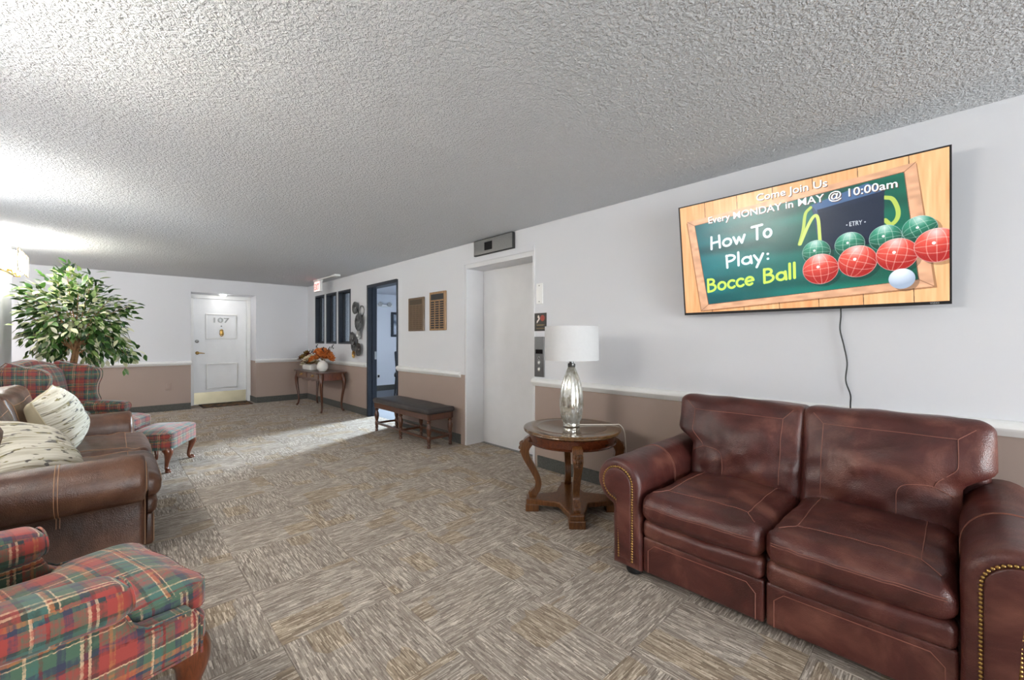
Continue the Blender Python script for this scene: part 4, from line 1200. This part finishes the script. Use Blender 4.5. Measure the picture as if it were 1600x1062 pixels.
yy, xx = np.mgrid[0:H_, 0:W_] / np.array([H_, W_]).reshape(2, 1, 1)
A = np.zeros((H_, W_, 3), np.float32); A[:] = (0.16, 0.13, 0.09)
A[((xx - 0.70) / 0.20)**2 + ((yy - 0.72) / 0.18)**2 < 1] = (0.62, 0.20, 0.10)
A[((xx - 0.34) / 0.08)**2 + ((yy - 0.80) / 0.09)**2 < 1] = (0.88, 0.82, 0.76)
A[(np.abs((yy - 0.58) - 0.9 * (xx - 0.30)) < 0.07) & (xx > 0.18) & (xx < 0.46)] = (0.90, 0.86, 0.82)
for (a, b, c) in ((0.34, 0.12, 0.88), (0.30, 0.2, 0.8), (0.13, 0.12, 0.88)):
    A[(np.abs(yy - a) < 0.016) & (xx > b) & (xx < c) & (np.sin(xx * 140) > -0.6)] = (0.62, 0.52, 0.32)
po = thing('notice_sign', 'small dark notice with white and red figures above the call panel', 'sign', (XR, 2.812, 1.426))
MB().box(-0.006, 0, -0.077, 0.077, -0.088, 0.088).build('board', M['black_plastic'], po, smooth=0)
pr = MB().box(-0.0075, -0.006, -0.074, 0.074, -0.085, 0.085).build('print', print_mat('notice_print', A[:, ::-1], 0.148, 0.17), po, smooth=0, uv=True)
cp = thing('call_panel', 'stainless elevator call panel with buttons above the chair rail', 'call panel', (XR, 2.822, 1.085))
MB().box(-0.012, 0, -0.064, 0.064, -0.197, 0.197).build('face_plate', M['stainless_dark'], cp, smooth=0, bevel=0.003)
MB().box(-0.014, -0.012, -0.045, 0.045, 0.03, 0.072).build('display', M['black_gloss'], cp, smooth=0)
for dz, r_ in ((-0.012, 0.014), (-0.058, 0.020), (-0.122, 0.020)):
    T = Matrix.Translation((-0.012, 0, dz)) @ Matrix.Rotation(-PI / 2, 4, 'Y')
    b_ = MB().lathe([(r_, 0), (r_, 0.005), (r_ * 0.75, 0.006), (r_ * 0.75, 0.004), (0, 0.004)], 18, T).build('button', M['stainless'], cp, smooth=30)
    MB().lathe([(r_ * 0.55, 0.004), (r_ * 0.5, 0.007), (0, 0.008)], 14, T).build('button_cap', M['white_plastic'] if r_ > 0.015 else M['black_plastic'], b_)

def plaque(name, label, y0, y1, z0, z1, board, plate, rows, cols, header):
    cy, cz = (y0 + y1) / 2, (z0 + z1) / 2; hy, hz = (y1 - y0) / 2, (z1 - z0) / 2
    r = thing(name, label, 'plaque', (XR, cy, cz), 0, 'memorial plaques')
    MB().box(-0.022, 0, -hy, hy, -hz, hz).build('board', board, r, smooth=0, bevel=0.006)
    hp = MB().box(-0.026, -0.022, -hy * 0.78, hy * 0.78, hz * 0.58, hz * 0.88).build('header_plate', header, r, smooth=0, bevel=0.002)
    pl = MB()
    for i in range(cols):
        for j in range(rows):
            cw = 2 * hy * 0.86 / cols; ch = hz * 1.44 / rows
            yc = -hy * 0.86 + cw * (i + 0.5); zc = -hz * 0.92 + ch * (j + 0.5)
            pl.box(-0.0255, -0.022, yc - cw * 0.36, yc + cw * 0.36, zc - ch * 0.34, zc + ch * 0.34)
    tag(pl.build('name_plates', plate, r, smooth=0), kind='stuff')
plaque('wall_plaque', 'dark bronze plaque nearer the office doorway', 4.918, 5.32, 1.373, 1.832, M['oak_dark'], plain('dull_bronze_plates', S(96, 74, 48), 0.5, 0.4), 12, 4, plain('dull_bronze_header', S(78, 64, 46), 0.5, 0.4))
plaque('wall_plaque', 'oak plaque with three columns of black name plates near the elevator', 4.411, 4.777, 1.374, 1.872, M['oak'], plain('black_name_plates', S(40, 30, 24), 0.4, 0.3), 12, 3, plain('black_header', S(44, 42, 42), 0.35, 0.3))

# metal disc wall art
wa = thing('wall_art', 'vertical cluster of dark metal discs between windows and doorway', 'wall art', (XR, 6.97, 1.40))
m = NT('grey_ribbed_metal')
m.set(Base__Color=m.ramp(m.noise(m.obj(), 14, 3), [(0.35, S(48, 48, 48)), (0.65, S(112, 112, 110))]), Metallic=0.85, Roughness=0.38)
for (dy, dz, r_, gap, kind) in ((0.075, 0.395, 0.105, 0.05, 0), (-0.125, 0.335, 0.085, 0.03, 1), (-0.085, 0.145, 0.145, 0.06, 0), (0.02, 0.22, 0.05, 0.03, 2), (-0.05, -0.055, 0.085, 0.03, 2), (0.175, -0.125, 0.115, 0.055, 0), (0.16, -0.25, 0.095, 0.03, 0), (-0.055, -0.31, 0.11, 0.045, 0), (0.11, -0.395, 0.065, 0.06, 3)):
    T = Matrix.Translation((-gap * 0.6, dy, dz)) @ Matrix.Rotation(-PI / 2, 4, 'Y')
    mb = MB()
    if kind == 1:
        mb.tube([tuple(T @ Vector((r_ * math.cos(t * PI / 16), r_ * math.sin(t * PI / 16), 0))) for t in range(33)], 0.008, 6)
    else:
        mb.lathe([(0, 0.012), (0.012, 0.012), (0.018, 0.004), (r_ * 0.5, 0.006), (r_ * 0.92, 0.024), (r_, 0.026), (r_, 0.020), (r_ * 0.9, 0.018), (0.0, -0.004)], 36, T, mod=lambda th, z: 1 + 0.02 * math.cos(18 * th))
    mt_ = {0: m.m, 1: M['stainless_dark'], 2: M['stainless'], 3: M['brass']}[kind]
    d_ = mb.build('disc', mt_, wa, smooth=30)
    if kind in (0, 3): MB().lathe([(0, 0.02), (0.012, 0.018), (0.016, 0.010), (0, 0.008)], 10, T).build('disc_stud', M['stainless'], d_)
MB().tube([(-0.015, 0.09, 0.42), (-0.015, -0.06, 0.2), (-0.015, 0.05, -0.05), (-0.015, 0.05, -0.38)], 0.006, 6).build('backing_rod', M['black_plastic'], wa)

# exit sign with ceiling raceway
ex = thing('exit_sign', 'red and white exit sign hanging from the ceiling in the far corner', 'sign', (2.84, 8.30, ZC))
MB().box(-0.05, 0.05, -0.11, 0.11, -0.03, 0).build('canopy', M['white_plastic'], ex, smooth=0, bevel=0.004)
MB().box(-0.022, 0.022, -0.155, 0.155, -0.225, -0.03).build('housing', M['white_plastic'], ex, smooth=0, bevel=0.005)
MB().box(-0.025, -0.022, -0.145, 0.145, -0.215, -0.04).build('face_panel', emit('exit_face', (1.0, 0.72, 0.70, 1), 0.28), ex, smooth=0)
v, f_ = text_mesh('EXIT', 0.16, 0.001, 0.003)
mnx = min(q[0] for q in v); mxx = max(q[0] for q in v)
MB().add([(-0.027 - q[2], 0.118 - (q[0] - mnx) * 0.236 / (mxx - mnx), -0.19 + q[1]) for q in v], f_).build('lettering', emit('exit_red', (1.0, 0.10, 0.08, 1), 0.6), ex, smooth=0)
MB().box(-0.03, 0.0, -0.80, -0.11, -0.018, 0).build('raceway', M['white_plastic'], ex, smooth=0, bevel=0.003)
MB().rbox((-0.01, -0.88, -0.018), (0.05, 0.09, 0.018), 0.012, 2, 2).build('junction_box', M['white_plastic'], ex)

# ------------------------------------------------------------------ wall television
def px_poly(A, pts, col, alpha=1.0):
    P = np.array(pts, np.float32); h, w = A.shape[:2]
    X, Yg = GX, GY
    ins = np.zeros((h, w), bool); n = len(P)
    for i in range(n):
        x0, y0 = P[i]; x1, y1 = P[(i + 1) % n]
        if y0 == y1: continue
        c = ((y0 > Yg) != (y1 > Yg)) & (X < (x1 - x0) * (Yg - y0) / (y1 - y0) + x0)
        ins ^= c
    A[ins] = A[ins] * (1 - alpha) + np.array(col, np.float32) * alpha
    return ins
def px_stroke(A, pts, wd, col, alpha=1.0):
    """round brush along a polyline, in units of screen height"""
    h, w = A.shape[:2]
    P = [(x * ASP, y) for x, y in pts]
    x0 = max(0, int((min(p[0] for p in P) - wd) / ASP * w) - 1); x1 = min(w, int((max(p[0] for p in P) + wd) / ASP * w) + 2)
    y0 = max(0, int((min(p[1] for p in P) - wd) * h) - 1); y1 = min(h, int((max(p[1] for p in P) + wd) * h) + 2)
    if x1 <= x0 or y1 <= y0: return
    X = GX[y0:y1, x0:x1] * ASP; Yg = GY[y0:y1, x0:x1]
    D = np.full(X.shape, 9.0)
    for (a, b), (c, d) in zip(P[:-1], P[1:]):
        L = (c - a)**2 + (d - b)**2 + 1e-9
        t = np.clip(((X - a) * (c - a) + (Yg - b) * (d - b)) / L, 0, 1)
        D = np.minimum(D, np.hypot(X - a - t * (c - a), Yg - b - t * (d - b)))
    k = np.clip((wd - D) * h + 0.5, 0, 1)[..., None] * alpha
    A[y0:y1, x0:x1] = A[y0:y1, x0:x1] * (1 - k) + np.array(col, np.float32) * k
def px_text(A, body, x0, y0, x1, hgt, col, shear=(0, 0), bold=0.009):
    v, f = text_mesh(body, 1.0, 0, bold)
    v = np.array(v)[:, :2]; mn, mx = v[:, 0].min(), v[:, 0].max()
    cap = 0.7
    X = x0 + (v[:, 0] - mn) / (mx - mn) * (x1 - x0); Yv = y0 + v[:, 1] / cap * hgt
    h, w = A.shape[:2]
    PX = X * w; PY = Yv * h
    for a, b, c in f:
        xs, ys = PX[[a, b, c]], PY[[a, b, c]]
        u0, u1, v0, v1 = int(max(0, xs.min())), int(min(w - 1, xs.max())) + 1, int(max(0, ys.min())), int(min(h - 1, ys.max())) + 1
        if u1 <= u0 or v1 <= v0: continue
        gx, gy = np.meshgrid(np.arange(u0, u1) + 0.5, np.arange(v0, v1) + 0.5)
        def E(i, j): return (xs[j] - xs[i]) * (gy - ys[i]) - (ys[j] - ys[i]) * (gx - xs[i])
        e0, e1, e2 = E(0, 1), E(1, 2), E(2, 0)
        ins = ((e0 >= 0) & (e1 >= 0) & (e2 >= 0)) | ((e0 <= 0) & (e1 <= 0) & (e2 <= 0))
        blk = A[v0:v1, u0:u1]; blk[ins] = col
def arc_(cx, cy, rx, ry, a0, a1, n=14):
    return [(cx + rx * math.cos(math.radians(a0 + (a1 - a0) * i / n)), cy + ry * math.sin(math.radians(a0 + (a1 - a0) * i / n))) for i in range(n + 1)]
HAND = {'H': (0.78, [[(0.02, 0), (0.05, 1)], [(0.58, 0), (0.56, 1)], [(0.03, 0.48), (0.57, 0.52)]]),
        'o': (0.70, [arc_(0.28, 0.30, 0.26, 0.29, 90, 450)]), 'w': (0.86, [[(0, 0.58), (0.17, 0.02), (0.33, 0.5), (0.50, 0.02), (0.68, 0.60)]]),
        'T': (0.86, [[(0, 0.97), (0.76, 1.0)], [(0.39, 0.98), (0.37, 0)]]), 'P': (0.70, [[(0.06, -0.02), (0.04, 0.98)], [(0.03, 0.95)] + arc_(0.18, 0.72, 0.36, 0.25, 80, -90)]),
        'l': (0.26, [[(0.05, 0), (0.06, 1.06)]]), 'a': (0.72, [arc_(0.27, 0.28, 0.25, 0.27, 40, 400), [(0.52, 0.56), (0.56, 0)]]),
        'y': (0.66, [[(0, 0.56), (0.24, 0.06)], [(0.50, 0.58), (0.12, -0.40)]]), ':': (0.3, [[(0.1, 0.48), (0.11, 0.48)], [(0.1, 0.10), (0.11, 0.10)]]),
        'B': (0.76, [[(0.04, 0), (0.05, 1)], [(0.05, 0.98)] + arc_(0.20, 0.77, 0.28, 0.21, 85, -90) + arc_(0.22, 0.28, 0.36, 0.27, 90, -90) + [(0.04, 0.01)]]),
        'c': (0.60, [arc_(0.28, 0.29, 0.26, 0.29, 50, 315)]), 'e': (0.68, [[(0.03, 0.27), (0.50, 0.32)] + arc_(0.27, 0.29, 0.25, 0.29, 5, 310)]), ' ': (0.42, [])}
def px_hand(A, body, x0, y0, x1, y1, hgt, wd, col):
    tot = sum(HAND[c][0] for c in body); sx = math.hypot((x1 - x0), 0) / tot
    t = 0
    for c in body:
        for st in HAND[c][1]:
            px_stroke(A, [(x0 + (t + px) * sx, y0 + (y1 - y0) * (t + px) / tot + py * hgt) for px, py in st], wd, col)
        t += HAND[c][0]
TW_, TH_ = 1.306, 0.732
ASP = TW_ / TH_
ih, iw = 720, 1280
GY, GX = np.mgrid[0:ih, 0:iw].astype(np.float32); GY = (GY + 0.5) / ih; GX = (GX + 0.5) / iw
rs = np.random.RandomState(3)
def smooth_noise(nx, ny):
    g = rs.rand(ny + 2, nx + 2); fx_ = GX * nx; fy_ = GY * ny
    ix, iy = fx_.astype(int), fy_.astype(int); tx, ty = fx_ - ix, fy_ - iy
    tx = tx * tx * (3 - 2 * tx); ty = ty * ty * (3 - 2 * ty)
    return (g[iy, ix] * (1 - tx) + g[iy, ix + 1] * tx) * (1 - ty) + (g[iy + 1, ix] * (1 - tx) + g[iy + 1, ix + 1] * tx) * ty
A = np.zeros((ih, iw, 3), np.float32)
# plank table
pk = (GX - 0.132 + 0.012 * (GY - 0.5)) / 0.153; pid = np.floor(pk).astype(int); fr_ = pk - pid
tone = rs.rand(16)[pid % 16]
gr = smooth_noise(160, 7) * 0.5 + smooth_noise(60, 4) * 0.5
k = np.clip(0.5 * gr + 0.35 * tone + 0.1, 0, 1)[..., None]
A[:] = np.array((0.80, 0.50, 0.30)) * (1 - k) + np.array((1.0, 0.83, 0.62)) * k
A[(fr_ < 0.018)] *= 0.45
# framed chalkboard
px_poly(A, [(0.030, 0.85), (0.915, 0.94), (0.968, 0.105), (0.080, 0.018)], (0.35, 0.20, 0.12), 0.5)
fm = px_poly(A, [(0.035, 0.86), (0.912, 0.949), (0.960, 0.115), (0.084, 0.030)], (0.86, 0.66, 0.52))
A[fm] *= (0.90 + 0.2 * smooth_noise(40, 40))[fm][:, None]
px_poly(A, [(0.071, 0.817), (0.880, 0.904), (0.919, 0.165), (0.120, 0.080)], (0.50, 0.34, 0.26))
bm__ = px_poly(A, [(0.074, 0.812), (0.878, 0.899), (0.916, 0.169), (0.123, 0.085)], (0.06, 0.30, 0.33))
sh = (0.75 + 0.5 * smooth_noise(6, 14))[bm__][:, None]; gxn = GX[bm__][:, None]
A[bm__] = (np.array((0.08, 0.37, 0.41)) * (1 - gxn) + np.array((0.04, 0.39, 0.29)) * gxn) * sh
for a, b in (((0.035, 0.86), (0.074, 0.812)), ((0.912, 0.949), (0.878, 0.899)), ((0.96, 0.115), (0.916, 0.169)), ((0.084, 0.03), (0.123, 0.085))):
    px_stroke(A, [a, b], 0.002, (0.55, 0.38, 0.28))
# bag with straps
px_stroke(A, smooth_path([(0.821, 0.756), (0.845, 0.735), (0.860, 0.66), (0.858, 0.60), (0.84, 0.565), (0.822, 0.60)], 6) if False else [(p_[0], p_[1]) for p_ in smooth_path([(0.821, 0.756, 0), (0.845, 0.735, 0), (0.860, 0.66, 0), (0.858, 0.60, 0), (0.84, 0.565, 0), (0.822, 0.60, 0)], 6)], 0.013, (0.70, 0.78, 0.36))
px_poly(A, [(0.583, 0.765), (0.821, 0.800), (0.818, 0.45), (0.614, 0.44)], (0.10, 0.15, 0.23))
px_poly(A, [(0.583, 0.79), (0.602, 0.745), (0.622, 0.44), (0.605, 0.46)], (0.22, 0.30, 0.42))
px_poly(A, [(0.580, 0.800), (0.770, 0.878), (0.823, 0.812), (0.823, 0.795), (0.600, 0.742)], (0.28, 0.40, 0.56))
px_poly(A, [(0.600, 0.755), (0.823, 0.805), (0.820, 0.775), (0.604, 0.728)], (0.12, 0.17, 0.26))
px_stroke(A, [(p_[0], p_[1]) for p_ in smooth_path([(0.578, 0.782, 0), (0.558, 0.74, 0), (0.548, 0.62, 0), (0.532, 0.515, 0)], 6)], 0.011, (0.70, 0.78, 0.36))
px_stroke(A, [(p_[0], p_[1]) for p_ in smooth_path([(0.535, 0.515, 0), (0.570, 0.66, 0), (0.592, 0.715, 0), (0.604, 0.68, 0), (0.608, 0.52, 0)], 6)], 0.011, (0.78, 0.85, 0.44))
px_text(A, 'ETRY', 0.710, 0.595, 0.752, 0.032, (0.85, 0.88, 0.90))
px_stroke(A, [(0.701, 0.607), (0.702, 0.607)], 0.004, (0.85, 0.88, 0.9)); px_stroke(A, [(0.760, 0.609), (0.761, 0.609)], 0.004, (0.85, 0.88, 0.9))
# bocce balls
def ball(cx, cy, r, dark, lite, lines, seed):
    dx = (GX - cx) * ASP; dy = GY - cy; q = np.hypot(dx, dy) / r
    px_poly(A, [(cx + 0.012 + r / ASP * math.cos(t * PI / 12), cy - 0.02 + r * math.sin(t * PI / 12)) for t in range(24)], (0.0, 0.0, 0.0), 0.25)
    msk = q < 1
    nz_ = np.sqrt(np.clip(1 - q * q, 0, 1)); lam = np.clip(0.35 * (-dx / r) * 0.6 + 0.75 * dy / r + 0.55 * nz_, 0, 1)
    c = np.array(dark) * (1 - lam[..., None]) + np.array(lite) * lam[..., None]
    glow = np.clip(1 - np.hypot(dx / r + 0.05, dy / r - 0.78) / 0.62, 0, 1)[..., None] * 0.75
    c = c * (1 - glow) + np.array((0.95, 0.96, 0.96)) * glow
    A[msk] = c[msk]
    if lines:
        rr = np.random.RandomState(seed); a = rr.rand() * 0.8 - 0.4
        ca, sa = math.cos(a), math.sin(a); u_ = (dx * ca + dy * sa) / r; v_ = (-dx * sa + dy * ca) / r
        for off_ in (-0.45, 0.0, 0.45):
            for w_ in (np.abs(u_ - off_ * np.sqrt(np.clip(1 - v_ * v_, 0, 1))), np.abs(v_ - off_ * np.sqrt(np.clip(1 - u_ * u_, 0, 1)))):
                kk = msk & (w_ < 0.022); A[kk] = A[kk] * 0.6 + np.array((0.95, 0.93, 0.88)) * 0.4
        kk = np.hypot(dx / r + 0.12, dy / r - 0.15) < 0.09; A[kk] = (0.98, 0.95, 0.93)
        rim = msk & (q > 0.965); A[rim] = A[rim] * 0.5 + 0.45
for i, (cx, cy, r) in enumerate(((0.593, 0.437, 0.092), (0.709, 0.463, 0.090), (0.822, 0.477, 0.090), (0.921, 0.504, 0.090))):
    ball(cx, cy, r, (0.04, 0.29, 0.22), (0.26, 0.62, 0.50), True, i + 1)
for i, (cx, cy, r) in enumerate(((0.606, 0.305, 0.116), (0.733, 0.334, 0.115), (0.855, 0.352, 0.112), (0.967, 0.385, 0.112))):
    ball(cx, cy, r, (0.66, 0.12, 0.10), (0.95, 0.40, 0.33), True, i + 20)
ball(0.869, 0.182, 0.070, (0.62, 0.68, 0.76), (0.90, 0.94, 0.99), False, 1)
# writing
for o_x, o_y, col in ((0.003, -0.006, (0.35, 0.25, 0.2)), (0, 0, (1, 1, 1))):
    px_text(A, 'Come Join Us', 0.367 + o_x, 0.916 + o_y, 0.639 + o_x, 0.056, col)
    px_text(A, 'Every MONDAY in MAY @ 10:00am', 0.143 + o_x, 0.810 + o_y, 0.860 + o_x, 0.056, col)
px_hand(A, 'How', 0.150, 0.580, 0.322, 0.598, 0.105, 0.0095, (0.93, 0.98, 1.0))
px_hand(A, 'To', 0.342, 0.604, 0.432, 0.612, 0.110, 0.0095, (0.93, 0.98, 1.0))
px_hand(A, 'Play:', 0.219, 0.400, 0.420, 0.424, 0.105, 0.0095, (0.93, 0.98, 1.0))
px_hand(A, 'Bocce', 0.122, 0.198, 0.350, 0.236, 0.112, 0.0100, (0.80, 0.95, 0.36))
px_hand(A, 'Ball', 0.384, 0.236, 0.524, 0.258, 0.112, 0.0100, (0.80, 0.95, 0.36))
tv = thing('television', 'large flat television showing a bocce ball notice above the loveseat', 'television', (2.93, 0.677, 1.80))
tv.rotation_euler = (math.radians(7.6), 0, -PI / 2)
hw, hh_ = 0.6615, 0.3765
bz = MB()
bz.box(-hw, hw, 0.002, 0.012, -hh_, hh_)
for (a, b, c, d) in ((-hw, hw, hh_ - 0.007, hh_), (-hw, hw, -hh_, -hh_ + 0.016), (-hw, -hw + 0.008, -hh_ + 0.016, hh_ - 0.007), (hw - 0.008, hw, -hh_ + 0.016, hh_ - 0.007)):
    bz.box(a, b, -0.006, 0.002, c, d)
bez_o = bz.build('bezel', M['black_plastic'], tv, smooth=0)
v, f_ = text_mesh('VIZIO', 0.013, 0.0002)
MB().add([(0.585 + q[0], -0.0066 - q[2], -hh_ + 0.004 + q[1]) for q in v], f_).build('brand_lettering', plain('silver_print', S(190, 190, 190), 0.4), bez_o, smooth=0)
MB().add([(-TW_ / 2 - 0.0005, 0.0, -TH_ / 2 + 0.0045), (TW_ / 2 + 0.0005, 0.0, -TH_ / 2 + 0.0045), (TW_ / 2 + 0.0005, 0.0, TH_ / 2 + 0.0045), (-TW_ / 2 - 0.0005, 0.0, TH_ / 2 + 0.0045),
          (-TW_ / 2, 0.002, -TH_ / 2), (TW_ / 2, 0.002, -TH_ / 2), (TW_ / 2, 0.002, TH_ / 2), (-TW_ / 2, 0.002, TH_ / 2)], [(0, 1, 2, 3), (4, 7, 6, 5), (0, 4, 5, 1), (1, 5, 6, 2), (2, 6, 7, 3), (3, 7, 4, 0)]).build('screen', print_mat('television_picture', A, TW_, TH_ + 0.009, 0.38, 0.25), tv, smooth=0, uv=True)
MB().rbox((0, 0.03, -0.03), (hw - 0.06, 0.024, hh_ - 0.09), 0.02, 2, 3).build('back_shell', M['black_plastic'], tv)
MB().box(-0.20, 0.20, 0.054, 0.085, -0.15, 0.15).build('wall_bracket', M['black_plastic'], tv, smooth=0)
cd = MB()
tv.matrix_basis  # cord is given in world space and brought into the television's frame
TI = (Matrix.Translation((2.93, 0.677, 1.80)) @ tv.rotation_euler.to_matrix().to_4x4()).inverted()
cd.tube([tuple(TI @ Vector(p_)) for p_ in smooth_path([(3.03, 0.46, 1.52), (3.04, 0.457, 1.40), (3.045, 0.462, 1.31), (3.045, 0.445, 1.22), (3.045, 0.430, 1.12), (3.045, 0.436, 1.02), (3.043, 0.415, 0.94), (3.014, 0.411, 0.885), (3.013, 0.411, 0.78)], 6)], 0.004, 6).build('power_cord', M['black_plastic'], tv)

# ------------------------------------------------------------------ wall lights on the left wall
M['rim'] = plain('tan_glass_rim', S(176, 160, 134), 0.5)
def wall_light(label, y, power, z=2.10):
    lit = emit('lit_opal_glass', (1.0, 0.985, 0.95, 1), power)
    r = thing('wall_light', label, 'wall light', (XL, y, z), 0, 'opal glass wall lights')
    MB().rbox((0.012, 0, -0.05), (0.012, 0.36, 0.05), 0.010, (1, 6, 1), 2).build('backplate', M['brass'], r)
    MB().tube([(0.03, -0.38, -0.115), (0.07, -0.2, -0.125), (0.075, 0, -0.13), (0.07, 0.2, -0.125), (0.03, 0.38, -0.115)], 0.012, 8).build('crossbar', M['brass'], r)
    for dy in (-0.28, 0.0, 0.28):
        s_ = MB().rbox((0.10, dy, 0.0), (0.05, 0.07, 0.095), 0.03, (2, 3, 3), 3, (0.012, 0, 0)).build('shade', lit, r)
        fr = MB()
        o = rrect(-0.105, 0.105, -0.118, 0.118, 0.02, 3)
        fr.tube([(0.158, dy + a, b) for a, b in o + [o[0]]], 0.006, 6)
        fr.build('glass_rim', M['rim'], s_)
        MB().box(0.156, 0.160, dy - 0.10, dy + 0.10, -0.113, 0.113).build('outer_panel', M['clear_panel'], s_, smooth=0)
        MB().lathe([(0.018, -0.13), (0.022, -0.12), (0.014, -0.09)], 12, Matrix.Translation((0.09, dy, 0))).build('finial', M['brass'], s_)
wall_light('opal glass wall light beside the ficus tree at the far left', 7.12, 19.0)
wall_light('opal glass wall light above the brown sofa', 4.45, 14.0, 1.93)
wall_light('opal glass wall light above the near wing chair', 1.95, 22.0, 1.93)

# unseen corridor light, added to brighten the far wall and floor
cl = thing('corridor_fill_light', 'added round fill light in the side corridor behind the ficus tree', 'light', (-2.3, 8.7, ZC))
MB().lathe([(0.19, 0.0), (0.20, -0.02), (0.19, -0.03), (0.17, -0.03)], 32).build('rim', M['stainless'], cl)
MB().lathe([(0.0, -0.085), (0.07, -0.078), (0.13, -0.058), (0.17, -0.025), (0.17, -0.01)], 32).build('diffuser', emit('corridor_fill_glow', (1.0, 0.98, 0.95, 1), 72.0), cl)

po_ = thing('painted_outlet', 'taupe painted outlet cover low on the far wall left of door 107', 'outlet', (0.735, YF, 0.43))
MB().rbox((0, -0.004, 0), (0.040, 0.004, 0.062), 0.0035, 1, 2).build('cover', M['wall'], po_)
for dz in (-0.024, 0.024):
    MB().rbox((0, -0.009, dz), (0.016, 0.003, 0.014), 0.0025, 1, 2).build('socket', M['wall'], po_)

# ------------------------------------------------------------------ things in the office
opl = thing('office_fill_panel', 'added flat square fill light on the office ceiling', 'light', (5.0, 7.6, ZC))  # out-of-view panel added to brighten the office
MB().box(-0.31, 0.31, -0.31, 0.31, -0.035, 0).build('housing', M['white_plastic'], opl, smooth=0, bevel=0.004)
MB().box(-0.28, 0.28, -0.28, 0.28, -0.040, -0.035).build('diffuser', emit('office_fill_glow', (0.86, 0.93, 1.0, 1), 5.0), opl, smooth=0)
pf = thing('picture_frame', 'dark framed picture on the wall inside the office', 'picture', (5.32, 9.8, 1.64))
f = MB()
for (x0, x1, z0, z1) in ((-0.21, 0.21, -0.31, -0.25), (-0.21, 0.21, 0.25, 0.31), (-0.21, -0.15, -0.25, 0.25), (0.15, 0.21, -0.25, 0.25)):
    f.box(x0, x1, -0.03, 0, z0, z1)
f.build('frame', M['navy'], pf, smooth=0, bevel=0.003)
MB().box(-0.15, 0.15, -0.012, 0, -0.25, 0.25).build('print', two_tone('grey_print', S(70, 84, 104), S(214, 220, 230), 5), pf, smooth=0)
ol = thing('office_light_bar', 'slim white light bar high on the wall inside the office', 'light', (4.90, 9.8, 2.10))
MB().rbox((0, -0.03, 0), (0.22, 0.03, 0.025), 0.012, 2, 2).build('housing', M['white_plastic'], ol)
for sx in (-1, 1):
    MB().lathe([(0.02, 0), (0.05, 0.02), (0.055, 0.05), (0, 0.055)], 18, Matrix.Translation((sx * 0.12, -0.05, 0.03)) @ Matrix.Rotation(PI / 2, 4, 'X')).build('lamp_head', M['stainless'], ol)
out = thing('wall_outlet', 'small dark outlet low on the office wall', 'outlet', (4.775, 9.8, 0.36))
MB().box(-0.035, 0.035, -0.008, 0, -0.055, 0.055).build('cover', M['white_plastic'], out, smooth=0, bevel=0.003)
MB().box(-0.022, 0.022, -0.02, -0.008, -0.03, 0.03).build('plug', M['black_plastic'], out, smooth=0)
oc = thing('office_chair', 'black upholstered chair seen through the office doorway', 'chair', (4.92, 8.75, 0), math.radians(150))
MB().rbox((0, 0, 0.46), (0.24, 0.24, 0.045), 0.03, 3, 2, (0, 0, 0.01)).build('seat', M['black_plastic'], oc)
MB().rbox((0, 0.24, 0.76), (0.25, 0.035, 0.24), 0.03, 3, 2, fn=lambda x, y, z: (x * (0.8 + 0.25 * (z - 0.5)), y + (z - 0.5) * 0.2, z)).build('backrest', plain('dark_upholstery', S(44, 50, 58), 0.8), oc)
for sx in (-1, 1):
    for sy in (-1, 1):
        MB().tube([(sx * 0.20, sy * 0.20, 0.43), (sx * 0.23, sy * 0.24, 0)], [0.018, 0.014], 8).build('leg', M['black_plastic'], oc)
